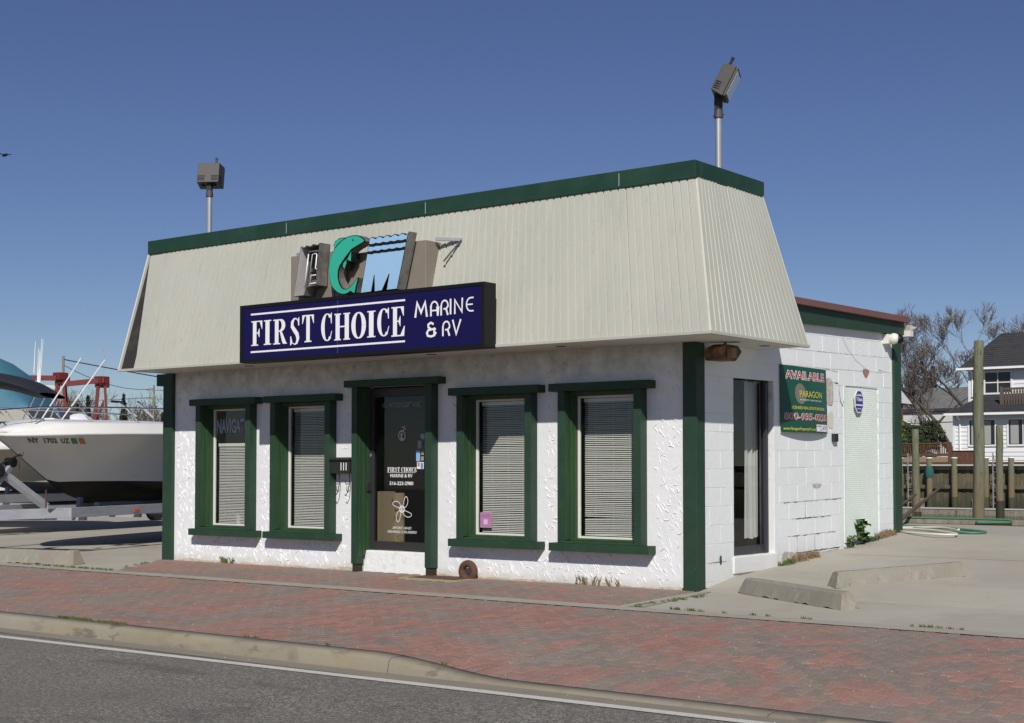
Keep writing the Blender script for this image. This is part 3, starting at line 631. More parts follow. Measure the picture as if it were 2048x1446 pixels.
# ------------------------------------------------------------------ windows
def window(cx, key, blind_top, blind_skew=0):
    w = B().box(cx-.4645, cx-.442, -.02, .15, .50, 2.185).box(cx+.442, cx+.4645, -.02, .15, .50, 2.185).box(cx-.442, cx+.442, -.02, .15, 2.14, 2.185)
    # stepped jamb linings
    w.box(cx-.4415, cx-.436, .035, .10, .50, 2.14).box(cx+.436, cx+.4415, .035, .10, .50, 2.14).box(cx-.464, cx-.457, -.119, -.02, .5, 2.18)
    o = sp(w.build('window', greenj, shop, bevel=.003)); L = lambda q: q
    def ch(b_, n, m_, **k): return b_.build(n, m_, o, **k)
    ch(B().box(cx-.56, cx-.465, -.13, 0, .468, 2.188), 'jamb_post', green, bevel=.004)
    ch(B().box(cx+.465, cx+.56, -.13, 0, .468, 2.188), 'jamb_post', green, bevel=.004)
    ch(B().box(cx-.675, cx+.675, -.152, 0, 2.188, 2.278), 'header', green, bevel=.004)
    ch(B().box(cx-.67, cx+.67, -.155, 0, .378, .468), 'sill', green, bevel=.004)
    ch(B().box(cx-.4645, cx+.4645, -.13, .02, .4685, .49).box(cx-.442, cx+.442, -.04, .15, .4905, .515), 'inner_sill', greenj, bevel=.004)
    f = B(); y0, y1 = .095, .125
    f.box(cx-.436, cx-.408, y0, y1, .516, 2.138).box(cx+.408, cx+.436, y0, y1, .516, 2.138).box(cx-.408, cx+.408, y0, y1, .516, .540).box(cx-.408, cx+.408, y0, y1, 2.115, 2.138)
    ch(f, 'frame', wframe, bevel=.002)
    ch(B().box(cx-.408, cx+.408, .108, .112, .540, 2.115), 'glass', glass)
    # venetian blind: slats, head rail, cords
    b_ = B(); z = blind_top-.03; i = 0; rr_ = random.Random(key)
    while z > .565:
        t = radians(31+rr_.uniform(-2, 2)); sk = blind_skew*(1 if z < .75 else 0)
        dx, dz = .0118*cos(t), .0118*sin(t); sag = .0018*sin(i*1.7)+rr_.uniform(-.0012, .0012)
        zl = z+rr_.uniform(-.001, .001)+sk*.03; zr = z+rr_.uniform(-.001, .001)
        n_ = len(b_.v); yb = .155
        for xx, zz in ((cx-.372, zl), (cx, (zl+zr)/2-sag-.001), (cx+.372, zr)):
            b_.v += [(xx, yb-dx, zz-dz), (xx, yb+.0002, zz+.0026), (xx, yb+dx, zz+dz)]
        for q in (0, 3): b_.f += [(n_+q, n_+q+3, n_+q+4, n_+q+1), (n_+q+1, n_+q+4, n_+q+5, n_+q+2)]
        z -= .0215; i += 1
    bl = b_.build('blind', blindm, o, fix=False)
    h_ = B().box(cx-.378, cx+.378, .14, .175, blind_top-.02, blind_top+.02).box(cx-.372, cx+.372, .145, .165, .548, .56)
    for xx in (-.22, .02, .24): h_.box(cx+xx, cx+xx+.002, .141, .1415, .56, blind_top)
    h_.build('head_rail', blindm, bl)
    return o
w1 = window(WIN['w1'], 1, 1.64); w2 = window(WIN['w2'], 2, 2.09); w3 = window(WIN['w3'], 3, 2.09); w4 = window(WIN['w4'], 4, 2.09, -.6)
text('lettering', 'NAVIGATOR', mat('faded_print', (.35, .37, .42), .6), -7.84, 1.80, .76, .20, fy(.106), w1, bold=.03)
sk = B().box(-3.075, -2.90, .102, .1065, .60, .785).build('sticker', pink, w3)
text('sticker_print', 'NOTICE', mat('magenta_print', (.35, .06, .28), .5), -3.05, .73, .125, .025, fy(.1015), w3)
B().box(-3.02, -2.96, .1005, .1012, .64, .70).build('sticker_print', mat('pale_pink', (.7, .45, .65), .5), w3)
# ------------------------------------------------------------------ front door
dc = -4.325
door = B().box(-4.93, -4.83, .10, .16, .28, 2.33).box(-3.83, -3.73, .10, .16, .28, 2.33).box(-4.83, -3.83, .10, .16, 2.22, 2.33).box(-4.83, -3.83, .10, .16, .28, .385)
dr = sp(door.build('front_door', alum, shop, bevel=.004))
B().box(-4.83, -3.83, .128, .134, .385, 2.22).build('glass', glass2, dr)
B().box(-4.90, -4.86, .03, .10, 1.02, 1.12).box(-4.905, -4.885, .04, .06, .9, 1.3).build('handle', alum, dr)
B().tube([(-4.88, .095, 1.48), (-4.88, .1, 1.48)], .02, 12).build('lock', steel, dr)
sp(B().box(-5.0, -4.905, -.13, 0, .10, 2.345).build('door_post', green, shop, bevel=.004))
sp(B().box(-3.76, -3.655, -.13, 0, .10, 2.345).build('door_post', green, shop, bevel=.004))
for fx0, fx1 in ((-4.985, -4.92), (-3.745, -3.67)): sp(B().box(fx0, fx1, -.118, -.004, .0, .10).build('rotten_post_foot', mat('rotten_wood', (.035, .022, .015), .95, bump=((40, 4, 1, .01),)), shop))
sp(B().box(-5.12, -3.53, -.152, 0, 2.345, 2.432).build('door_header', green, shop, bevel=.004))
sp(B().box(-4.9045, -4.898, -.10, .099, .19, 2.344).box(-4.898, -4.890, -.02, .0985, .20, 2.344).box(-4.890, -4.882, .05, .098, .21, 2.344).build('door_jamb', greenj, shop, bevel=.003))
sp(B().box(-3.775, -3.761, -.02, .1, .22, 2.344).build('door_jamb', greenj, shop))
sp(B().hexa([(-4.90, -.02, -.02), (-3.765, -.02, -.02), (-3.765, .17, -.02), (-4.90, .17, -.02)], [(-4.90, .035, .268), (-3.765, .035, .268), (-3.765, .17, .272), (-4.90, .17, .272)]).build('door_step', mat('painted_step', (.70, .71, .70), .8, bump=((14, 5, .6, .02), (60, 4, .5, .004)), layers=((6, 5, .55, .7, (.5, .47, .38), .5),)), shop, bevel=.012))
# toothed row of bricks in front of the step
for i in range(6):
    x = -4.84+i*.205; o = B().box(x, x+.098, -.095, -.024, -.02, .007).build('brick', brickm, shop); sp(o)
    at = o.data.attributes.new('Col', 'FLOAT_COLOR', 'FACE'); at.data.foreach_set('color', [.285, .115, .088, 1]*len(o.data.polygons))
letters('lettering', [(GS, c, a, b_, 1.268, 1.325) for c, a, b_ in (('F', -4.608, -4.565), ('I', -4.56, -4.535), ('R', -4.53, -4.482), ('S', -4.478, -4.44), ('T', -4.436, -4.396),
        ('C', -4.372, -4.33), ('H', -4.326, -4.276), ('O', -4.271, -4.226), ('I', -4.222, -4.198), ('C', -4.194, -4.155), ('E', -4.15, -4.112))], whitep, fy(.126), dr)
text('lettering', 'MARINE & RV', whitep, -4.56, 1.197, .376, .044, fy(.126), dr, bold=.015)
text('lettering', '516-223-2980', whitep, -4.57, 1.100, .40, .046, fy(.126), dr, bold=.02)
text('lettering', '111 WOODCLEFT AVE.', txtg, -4.693, 2.085, .64, .06, fy(.126), dr, bold=.01)
text('lettering', 'SPORT AND', mat('pale_print', (.62, .62, .62), .5), -4.52, .545, .32, .032, fy(.126), dr, shear=.3, bold=.015)
text('lettering', 'FISHING CRUISERS', mat('pale_print', (0, 0, 0)), -4.608, .495, .50, .032, fy(.126), dr, shear=.3, bold=.015)
B().box(-4.61, -4.135, .1245, .125, 1.256, 1.260).build('underline', whitep, dr)
# propeller emblem and anchor emblem
def outline(pts, w, y, closed=True):
    b_ = B(); n = len(pts)
    for i in range(n if closed else n-1):
        p, q = Vector(pts[i]), Vector(pts[(i+1) % n]); d = (q-p); l = d.length
        if l < 1e-6: continue
        nn = Vector((-d.y, d.x))/l*w/2; e = d/l*w*.3
        b_.quad(*[(v.x, y-i*.00002, v.y) for v in (p+nn-e, p-nn-e, q-nn+e, q+nn+e)])
    return b_
pc = Vector((-4.36, .797)); b = B()
for k in range(4):
    a = radians(45+90*k); pts = []
    for i in range(13):
        t = i/12; r_ = .04+.135*sin(pi*t)**.8*1; aa = a+radians(-18+30*t+20*sin(pi*t)) if False else a+radians(-26+52*t)
        pts.append((pc.x+r_*cos(aa+.35*sin(pi*t)), pc.y+r_*sin(aa+.35*sin(pi*t))))
    o_ = outline(pts, .007, .126); b.add(o_.v, o_.f)
for r_ in (.043, .032):
    o_ = outline([(pc.x+r_*cos(2*pi*i/20), pc.y+r_*sin(2*pi*i/20)) for i in range(20)], .006, .1255); b.add(o_.v, o_.f)
b.build('propeller_emblem', whitep, dr, fix=False)
text('lettering', 'E', whitep, -4.374, .775, .028, .044, fy(.125), dr, bold=.04)
ac = Vector((-4.375, 1.73)); b = B()
for pl in ([(-4.365+.055*cos(t), 1.725+.06*sin(t)) for t in [i*2*pi/16 for i in range(16)]],): o_ = outline(pl, .016, .126); b.add(o_.v, o_.f)
for p, q in (((-4.35, 1.78), (-4.315, 1.84)), ((-4.355, 1.835), (-4.30, 1.80))): o_ = outline([p, q], .014, .1255, False); b.add(o_.v, o_.f)
b.quad(*[(x, .1258, z) for x, z in ((-4.41, 1.67), (-4.33, 1.665), (-4.35, 1.70), (-4.37, 1.715), (-4.395, 1.70))])
b.quad(*[(x, .1256, z) for x, z in ((-4.39, 1.74), (-4.37, 1.765), (-4.35, 1.75), (-4.355, 1.725), (-4.38, 1.71))])
b.build('anchor_emblem', mat('emblem_grey', (.5, .5, .52), .5), dr, fix=False)
for (x0, x1, z0, z1, m_) in ((-4.10, -4.035, 1.56, 1.655, mat('lilac_sticker', (.32, .30, .42), .5)), (-4.125, -4.06, 1.40, 1.535, mat('paleblue_sticker', (.25, .42, .75), .5)), (-4.045, -4.0, 1.41, 1.46, txtg), (-4.04, -4.0, 1.48, 1.53, mat('tan_sticker', (.4, .3, .22), .5)), (-4.11, -4.0, 1.305, 1.39, whitep)):
    B().box(x0, x1, .1265, .1275, z0, z1).build('sticker', m_, dr)
B().box(-4.10, -4.065, .1255, .1262, 1.335, 1.385).build('sticker', mat('red_sticker', (.5, .2, .05), .5), dr)
B().box(-4.05, -4.01, .1255, .1262, 1.31, 1.38).build('sticker', blue, dr)
B().tube([(-4.02, .1275, 1.71), (-4.02, .1265, 1.71)], .035, 16).build('sticker', mat('seal_sticker', (.35, .38, .42), .5), dr)
# crate with papers just inside the door
crate = empty('display_box', (-4.93, .5, .17), 'tan cardboard display case with papers, behind the glass of the front door', 'box')
bb = B().box(-.15, .16, .10, .13, 0, .82).box(.0, .02, -.22, .10, 0, .84).box(-.15, .0, -.22, .10, 0, .02).box(-.15, .0, -.22, .1, .82, .84)
bb.build('case', card, crate)
for i, (m_, h_) in enumerate(((whitep, .55), (signb, .42), (whitep, .66), (card, .5))):
    B().box(-.12+i*.02, -.108+i*.02, -.18, .05, .02, h_).build('paper', m_, crate)
# ------------------------------------------------------------------ side wall: concrete blocks
bx = random.Random(77)
def course_z(k, y): return .083+.2035*k+.0029*y*y
sd_open = (.79, 1.76, .33, 2.425); al_open = (3.70, 4.74, .2, 2.37)
bk = B()
for (y0, y1, z0, z1) in ((.1, .79, -.1, 3.3), (1.76, 3.7, -.1, 3.3), (4.74, 5.3, -.1, 3.3), (.79, 1.76, 2.43, 3.3), (3.7, 4.74, 2.37, 3.3), (.79, 1.76, -.1, .33)): bk.box(-.2, -.0068, y0, y1, z0, z1)
wallb = sp(bk.build('side_wall_core', mortar, shop))
block_meshes = {}
def add_block(y0, y1, k):
    zt = course_z(k+1, (y0+y1)/2)-.0015; zb = course_z(k, (y0+y1)/2)+.0015
    g0 = gz((y0+y1)/2)-.05
    if zt < g0: return
    zb = max(zb, g0)
    t = bx.uniform(-.0012, .0012); L_ = y1-y0; H_ = zt-zb; tl = (course_z(k, y1)-course_z(k, y0))/L_
    key = (round(L_, 2), round(H_, 2))
    if key not in block_meshes:
        ly, lz = key[0]/2-.0004, key[1]/2; e = .002; b_ = B()
        b_.v = [(-.02, -ly, -lz), (-.02, ly, -lz), (-.02, ly, lz), (-.02, -ly, lz), (-.004, -ly, -lz), (-.004, ly, -lz), (-.004, ly, lz), (-.004, -ly, lz), (0, -ly+e, -lz+e), (0, ly-e, -lz+e), (0, ly-e, lz-e), (0, -ly+e, lz-e)]
        b_.f = [(8, 9, 10, 11)]+[(4+i, 4+(i+1) % 4, 8+(i+1) % 4, 8+i) for i in range(4)]+[(i, (i+1) % 4, 4+(i+1) % 4, 4+i) for i in range(4)]
        o = b_.build('block', blockp); block_meshes[key] = o.data; bpy.data.objects.remove(o)
    o = bpy.data.objects.new('block', block_meshes[key]); COL.objects.link(o); o.parent = shop; sp(o)
    o.location = (-.004+t, (y0+y1)/2, (zb+zt)/2); o.rotation_euler = (tl, bx.uniform(-.004, .004), bx.uniform(-.003, .003))
for k in range(-1, 15):
    off = .10 if k % 2 else .33
    ys = [.16]; y = .16+off
    while y < 5.2: ys.append(y); y += .465
    ys.append(5.21)
    zt, zb = course_z(k+1, 2), course_z(k, 2)
    segs = []
    for a, c in zip(ys, ys[1:]):
        parts = [(a, c)]
        for (o0, o1, z0, z1) in (sd_open, al_open):
            mid = (zt+zb)/2
            if z0 < mid < z1:
                q = []
                for (p0, p1) in parts:
                    if p1 <= o0 or p0 >= o1: q.append((p0, p1))
                    else:
                        if p0 < o0: q.append((p0, o0))
                        if p1 > o1: q.append((o1, p1))
                parts = q
        segs += parts
    for a, c in segs:
        if c-a > .05: add_block(a, c, k)
# cracked joints, spalled patches
def crack(pts, w=.006, m_=crackm):
    b_ = B(); P_ = []
    for i in range(len(pts)-1):
        n_ = max(2, int((Vector(pts[i+1])-Vector(pts[i])).length/.035))
        for j in range(n_): P_.append(Vector(pts[i]).lerp(Vector(pts[i+1]), j/n_)+Vector((bx.uniform(-.004, .004), bx.uniform(-.004, .004))))
    P_.append(Vector(pts[-1]))
    for i in range(len(P_)-1):
        ww = w*max(.15, noise.noise(Vector((P_[i].x*9, P_[i].y*9, 2)))+.65)/2; d = (P_[i+1]-P_[i]).normalized(); nn = Vector((-d.y, d.x))*ww
        b_.quad(*[(.0012, q.x, q.y) for q in (P_[i]+nn, P_[i]-nn, P_[i+1]-nn, P_[i+1]+nn)])
    return sp(b_.build('crack', m_, shop, fix=False))
cz = course_z
crack([(2.0, cz(1, 2.0)), (3.5, cz(1, 3.5))], .014); crack([(2.1, cz(2, 2.1)), (3.4, cz(2, 3.4))], .009); crack([(2.2, cz(3, 2.2)), (3.3, cz(3, 3.3))], .010)
crack([(1.98, cz(4, 1.98)), (3.55, cz(4, 3.55))], .007); crack([(2.15, cz(0, 2.15)+.02), (2.6, cz(0, 2.6)+.02)], .012)
crack([(2.33, cz(1, 2.33)), (2.33, cz(2, 2.33))], .006); crack([(2.8, cz(1, 2.8)), (2.8, cz(2, 2.8))], .008); crack([(2.55, cz(3, 2.55)), (2.55, cz(4, 2.55))], .006)
crack([(3.0, cz(11, 3.0)+.05), (3.5, cz(11, 3.5)+.03), (3.56, cz(10, 3.6)), (3.63, cz(10, 3.6)-.06), (3.70, 2.3), (3.69, 2.1)], .010)
crack([(3.12, 2.55), (3.5, 2.53)], .005); crack([(.2, cz(1, .3)), (.6, cz(1, .6)+.003)], .007); crack([(4.75, 2.62), (5.15, 2.60)], .005)
crack([(3.68, .35), (3.69, 2.3)], .005); crack([(2.9, cz(12, 2.9)), (4.9, cz(12, 4.9))], .004, mat('hairline', (.35, .34, .32), .9))
crack([(1.3, cz(13, 1.3)), (2.3, cz(13, 2.3)), (4.9, cz(13, 4.9))], .004, mat('hairline', (0, 0, 0)))
def patch(pts, m_, name='bare_patch', x=.0016):
    b_ = B(); q = catmull(pts, 4); q = [(u+bx.uniform(-.004, .004), v+bx.uniform(-.004, .004)) for u, v in q]
    cx_, cz_ = sum(p[0] for p in q)/len(q), sum(p[1] for p in q)/len(q)
    b_.v = [(x, u, v) for u, v in q]+[(x, cx_, cz_)]; n_ = len(q); b_.f = [(i, (i+1) % n_, n_) for i in range(n_)]
    return sp(b_.build(name, m_, shop, fix=False))
patch([(3.14, 2.42), (3.33, 2.40), (3.34, 2.13), (3.22, 2.10), (3.15, 2.16)], bare); patch([(3.2, 1.99), (3.33, 2.02), (3.34, 1.83), (3.22, 1.82), (3.19, 1.9)], mat('bare_render_pale', (.62, .58, .5), .9))
patch([(4.24, 2.60), (4.44, 2.60), (4.40, 2.53), (4.32, 2.50)], mat('exposed_brick', (.33, .18, .14), .9))
patch([(2.75, 1.118), (2.98, 1.12), (2.93, 1.075), (2.80, 1.075)], bare); patch([(.46, .35), (.50, .35), (.50, .27), (.46, .27)], crackm)
patch([(2.0, .33), (2.6, .28), (3.4, .30), (3.4, .26), (2.6, .2), (2.0, .2)], bare)
# bricked-up opening filled with pale mesh board
sp(B().box(-.05, -.018, 3.70, 4.74, .15, 2.37).build('mesh_panel', mint, shop))
b = B()
for i in range(1, 40): b.box(-.0185, -.0155, 3.70+i*.026, 3.70+i*.026+.004, .15, 2.37)
for i in range(1, 84): b.box(-.0186, -.0160, 3.70, 4.74, .15+i*.0265, .15+i*.0265+.004)
sp(b.build('mesh_ribs', mint, shop, kind='stuff'))
sp(B().box(-.03, .004, 3.655, 3.70, .2, 2.37).build('panel_edge', mint, shop))
# side door
ds = B().box(-.13, -.08, .79, .86, .33, 2.42).box(-.13, -.08, 1.66, 1.76, .33, 2.42).box(-.13, -.08, .86, 1.66, 2.33, 2.42).box(-.13, -.08, .86, 1.66, .33, .43)
sdo = sp(ds.build('side_door', alum2, shop, bevel=.004))
B().box(-.108, -.103, .86, 1.66, .43, 2.33).build('glass', glass2, sdo)
B().box(-.079, -.02, .80, .83, 1.12, 1.3).build('handle', alum2, sdo)
B().box(-.075, -.04, 1.62, 1.66, .35, 2.3).build('hinge_stile', alum2, sdo)
sp(B().box(-.2, .015, .76, 1.80, .14, .328).build('side_step', blockp, shop, bevel=.01))
sp(B().box(-.2, -.0045, 1.761, 1.80, .3, 2.44).build('side_reveal', blockp, shop))
# curtain hanging inside the side door
curtm = mat('white_curtain', (.72, .71, .68), .8)
ct = sp(B().grid(lambda u, v: (-.24+.022*sin(u*17)+.01*sin(u*43+v*2), 1.46+u*.33, .50+v*1.82+.01*sin(u*9)), 48, 10).build('curtain', curtm, shop, smooth=True, fix=False))
tag_c = ct
# fascia and roof of the block part
b = B()
b.hexa([(.02, .9, 3.02), (.07, .9, 3.02), (.07, 5.45, 3.135), (.02, 5.45, 3.135)], [(.02, .9, 3.25), (.07, .9, 3.25), (.07, 5.45, 3.30), (.02, 5.45, 3.30)])
sp(b.build('fascia', green, shop))
b = B(); b.hexa([(-.4, .9, 3.25), (.13, .9, 3.25), (.13, 5.50, 3.302), (-.4, 5.5, 3.302)], [(-.4, .9, 3.33), (.13, .9, 3.33), (.13, 5.50, 3.385), (-.4, 5.5, 3.385)])
sp(b.build('roof_edge', brownm, shop, bevel=.004))
b = B(); b.hexa([(-8.8, .9, 3.24), (-.4, .9, 3.24), (-.4, 5.45, 3.28), (-8.8, 5.45, 3.28)], [(-8.8, .9, 3.30), (-.4, .9, 3.30), (-.4, 5.45, 3.36), (-8.8, 5.45, 3.36)])
sp(b.build('flat_roof', tar, shop))
sp(B().box(-.05, .03, 5.20, 5.44, .3, 3.14).build('corner_post', green, shop, bevel=.004))
# shadow-gap frieze beneath fascia
# ------------------------------------------------------------------ things fixed to the building
m_ = empty('mailbox', (-5.21, -.05, 1.33), 'black wall mailbox numbered 111 beside the front door', 'mailbox')
B().box(-.17, .17, -.075, .05, -.085, .085).build('box', blackm, m_, bevel=.006)
B().hexa([(-.18, -.10, .085), (.18, -.10, .085), (.18, .05, .085), (-.18, .05, .085)], [(-.17, -.06, .115), (.17, -.06, .115), (.17, .05, .125), (-.17, .05, .125)]).build('lid', blackm, m_, bevel=.004)
for x in (-.05, .13):
    B().tube([(x, -.03, -.08), (x, -.03, -.22), (x-.005, -.05, -.32), (x-.035, -.06, -.37), (x-.06, -.05, -.355)], .006, 6).build('newspaper_hook', blackm, m_)
    B().tube([(x-.06, -.03, -.17), (x-.05, -.05, -.20), (x-.03, -.055, -.225), (x-.005, -.04, -.215)], .006, 6).build('newspaper_hook', blackm, m_)
text('number', '111', whitep, .02, -.045, .105, .10, lambda u, v, d: (u, -.078, v), m_, bold=.03)
av = empty('real_estate_sign', (.01, 2.51, 2.1), 'green AVAILABLE real estate board by the side door, phone number in red', 'sign')
def bow(u): return .022+.05*(1-((u-2.51)/.615)**2)    # the board bellies away from the wall
def av_local(u, v, d): return (bow(u)*(1.0 if v < 2.0 else max(0.25, 1-(v-2.0)*1.2))+d-.01+.0, u-2.51, v-2.1)
B().grid(lambda s_, t: av_local(1.89+s_*1.235, 1.74+t*.795, 0), 24, 8).build('board', signg, av, fix=False)
def avt(body, m_, x0, z0, w, h, d, **k):   # densely cut text follows the belly
    return text('lettering', body, m_, x0, z0, w, h, lambda u, v, e: av_local(u, v, d), av, **k)
ovp = [(2.337+.137*cos(t), 2.206+.125*sin(t)) for t in [i*2*pi/28 for i in range(28)]]
bo = B(); bo.v = [av_local(u, v, .002) for u, v in ovp]+[av_local(2.337, 2.206, .002)]; bo.f = [(i, (i+1) % 28, 28) for i in range(28)]; bo.build('oval_logo', ovalm, av, fix=False)
avt('AVAILABLE', whitep, 2.0, 2.380, 1.04, .094, .003, bold=.05, ref=True); avt('AVAILABLE', signr, 2.0, 2.380, 1.04, .094, .006, bold=.0, ref=True)
avt('PARAGON', signy, 2.306, 2.168, .62, .078, .006, bold=.0); avt('PROPERTY SERVICES, INC.', whitep, 2.315, 2.122, .605, .020, .005)
avt('LICENSED REAL ESTATE BROKERS', signy, 2.095, 2.020, .905, .034, .004, bold=.01)
avt('800-935-0220', whitep, 1.955, 1.888, 1.13, .082, .003, bold=.042, ref=True); avt('800-935-0220', signr, 1.955, 1.888, 1.13, .082, .006, bold=.0, ref=True)
avt('www.ParagonPropertyNY.com', signy, 1.925, 1.757, .78, .045, .004, bold=.015)
bo = B().grid(lambda s_, t: av_local(2.729+s_*.365, 1.762+t*.085, .003), 6, 2); bo.build('id_label', whitep, av, fix=False)
avt('PROPERTY', txtd, 2.75, 1.815, .15, .02, .005); avt('I.D.#', txtd, 2.85, 1.772, .06, .022, .005); avt('48719', txtg, 2.925, 1.785, .15, .045, .005, bold=.01)
ts = empty('security_sign', (.02, 4.06, 2.175), 'small purple and white octagonal security sign on the pale mesh panel', 'sign')
oc = lambda r1, r2: [(r1*sx, r2*sz) for sx, sz in ((-.45, 1), (.45, 1), (1, .5), (1, -.5), (.45, -1), (-.45, -1), (-1, -.5), (-1, .5))]
B().prism(oc(.125, .145), lambda u, v, d: (d, u, v), 0, .008).build('plate', whitep, ts)
B().prism(oc(.113, .133), lambda u, v, d: (d, u, v), .0085, .0095).build('face', signb, ts)
for z, h in ((-.055, .018), (.072, .010), (.09, .006), (-.098, .008)): B().box(.0096, .0103, -.10 if abs(z) < .08 else -.06, .10 if abs(z) < .08 else .06, z, z+h).build('stripe', whitep, ts)
text('lettering', 'T-State', whitep, -.09, .005, .18, .05, lambda u, v, d: (.0106, u, v), ts, bold=.02)
dcam = empty('dome_camera', (.06, 4.98, 3.0), 'white dome security camera under the rear corner of the roof', 'camera')
B().box(-.09, .02, -.10, .06, -.02, .11).build('mount', wframe, dcam, bevel=.006)
bm_ = B().grid(lambda u, v: (.06+.075*cos(u*2*pi)*sin(v*pi), .075*sin(u*2*pi)*sin(v*pi), .05-.075*cos(v*pi)), 20, 12); bm_.build('housing', wframe, dcam, smooth=True)
B().grid(lambda u, v: (.122+.056*cos(u*2*pi)*sin(v*pi), .03+.056*sin(u*2*pi)*sin(v*pi), .042-.056*cos(v*pi)), 18, 10).build('dome', gblack, dcam, smooth=True)
gp = tag(B().box(.0, .14, 5.50, 5.60, 3.12, 3.20).hexa([(0, 5.5, 3.2), (.14, 5.5, 3.2), (.14, 5.6, 3.2), (0, 5.6, 3.2)], [(0, 5.46, 3.29), (.15, 5.46, 3.27), (.17, 5.66, 3.25), (0, 5.66, 3.27)]).build('floodlight_bracket', wframe, origin=(.07, 5.55, 3.2)), 'white bracket fixture sticking out behind the rear corner of the roof', 'fixture')
wl = empty('wall_lamp', (.13, .22, 2.55), 'rusty brown floodlight fixed under the eave beside the corner post', 'lamp')
wl.rotation_euler = (0, 0, radians(0))
rl = mat('burnt_tan_lamp', (.10, .055, .025), .6, layers=((8, 4, .45, .6, (.26, .15, .07), .9),))
B().prism([(-.12, -.075), (.10, -.085), (.18, .02), (.13, .085), (-.02, .10), (-.12, .055)], lambda u, v, d: (.02+u*.5+d, u*.85, v), -.07, .10).build('housing', rl, wl, bevel=.01)
B().box(.125, .19, -.04, .07, -.05, .055).build('lens', mat('amber_lens', (.20, .12, .06), .4), wl, bevel=.008)
B().tube([(0.05, .02, .08), (.07, .06, .135)], .012, 8).tube([(0, -.05, 0), (-.11, -.05, 0)], .03, 10).build('bracket', blackm, wl)
kb = tag(B().box(.0, .045, 3.29, 3.40, 1.645, 1.745).build('key_box', blackm, bevel=.006, origin=(.02, 3.345, 1.695)), 'small black key box on the white block wall right of the green board', 'box')
cb = tag(B().tube([(.006, 3.62, 2.98), (.006, 3.75, 2.86), (.006, 4.0, 2.72), (.006, 4.38, 2.60)], .0022, 5).build('loose_cable', mat('cable_white', (.5, .5, .5), .5), origin=(.012, 4.0, 2.8)), 'thin white cable drooping across the upper block wall', 'cable')
# floodlights on pipes above the roof
def floodlight(loc, head, rx, rz, label, s_=1.0, ph=.9, neck=.13, dd=.13):
    e = empty('roof_floodlight', loc, label, 'floodlight', None)
    B().tube([(0, 0, 0), (0, 0, ph)], .038, 14).build('pole', steel, e, smooth=False)
    B().tube([(0, 0, ph-.02), (0, 0, ph+.07)], [.055, .047], 14).tube([(-.07, 0, ph+.01), (.07, 0, ph+.01)], .008, 6).build('collar', bronze, e)
    M = Matrix.Translation((0, 0, ph+.07)) @ Matrix.Rotation(rz, 4, 'Z')
    def hb(b_, n, m__, parent=e, M2=M, **kw):
        b_.v = [tuple(M2 @ Vector(v)) for v in b_.v]; return b_.build(n, m__, parent, **kw)
    hb(B().tube([(0, 0, -.02), (0, .0, .06), (0, 0, neck*.6)], [.045, .05, .05], 12).box(-.035, .035, -.045, .045, .0, neck+.02), 'knuckle', blackm if rx else bronze, bevel=.004)
    M3 = M @ Matrix.Translation((0, 0, neck)) @ Matrix.Rotation(rx, 4, 'X')
    w, h, d = .21*s_, .36*s_, dd*s_
    hs_ = hb(B().hexa([(-w*.92, -d, 0), (w*.92, -d, 0), (w, d, -.02), (-w, d, -.02)], [(-w*.92, -d, h), (w*.92, -d, h), (w, d, h+.02), (-w, d, h+.02)]), 'housing', bronze, M2=M3, bevel=.006)
    b_ = B()
    for i in range(4):
        for sx in (-1, 1): b_.box(sx*w*.58-w*.3, sx*w*.58+w*.3, -d-.004, -d+.002, .03+i*.022, .04+i*.022)
        for sx in (-1, 1): b_.box(sx*w*.93-.004, sx*w*.95+.004, -d*.8, d*.1, .03+i*.026, .042+i*.026)
    hb(b_, 'vent_slots', gblack, hs_, M3, kind='stuff')
    hb(B().box(-w*.98, w*.98, d+.004, d+.03, -.01, h+.01), 'lens_frame', bronze, e, M3, bevel=.004)
    hb(B().box(-w*.88, w*.88, d+.031, d+.036, .02, h-.02), 'lens', mat('floodlight_lens', (.45, .52, .56), .15), e, M3)
    hb(B().tube([(w*.5, -.02, h), (w*.5, -.02, h+.09)], .017, 8).tube([(w*.5, -.02, h+.09), (w*.5, -.02, h+.115)], .021, 8), 'photocell', alum, e, M3)
    for bx_ in (-.55, .4): hb(B().tube([(w*bx_, 0, -.03), (w*bx_, 0, .0)], .03, 8), 'bolt', blackm, e, M3)
    return e
floodlight((-8.50, .5, 4.25), 0, radians(-12), radians(32), 'bronze floodlight on pipe above the left end of the roof, facing away', .83, 1.06, .085)
floodlight((-.293, 1.0, 4.25), 0, radians(-27), radians(-66), 'bronze floodlight on pipe above the right corner of the roof, lens tilted to the right', .90, 1.10, .17, .085)
# ------------------------------------------------------------------ main sign cabinet and logo letters
sg = empty('shop_sign', (-4.08, -.95, 3.0), 'long navy box sign with white FIRST CHOICE MARINE & RV lettering on the mansard', 'sign')
OX, OY, OZ = 4.08, .95, -3.0
def sgb(b_, n, m__, parent=sg, **k):
    b_.v = [(x+OX, y+OY, z+OZ) for x, y, z in b_.v]; return b_.build(n, m__, parent, **k)
X0, X1, Z0, Z1 = -6.07, -2.085, 2.648, 3.378
sgb(B().box(X0, X1, -1.045, -.845, Z0, Z1), 'cabinet', gblack, bevel=.004)
sgb(B().box(X0, X1, -1.062, -1.0455, Z1-.042, Z1).box(X0, X1, -1.062, -1.0455, Z0, Z0+.042).box(X0, X0+.055, -1.0615, -1.0456, Z0+.042, Z1-.042).box(X1-.045, X1, -1.0615, -1.0456, Z0+.042, Z1-.042), 'retainer_frame', gblack, bevel=.003)
sgb(B().box(X0+.05, X1-.04, -1.054, -1.0457, Z0+.035, Z1-.035), 'face', navy)
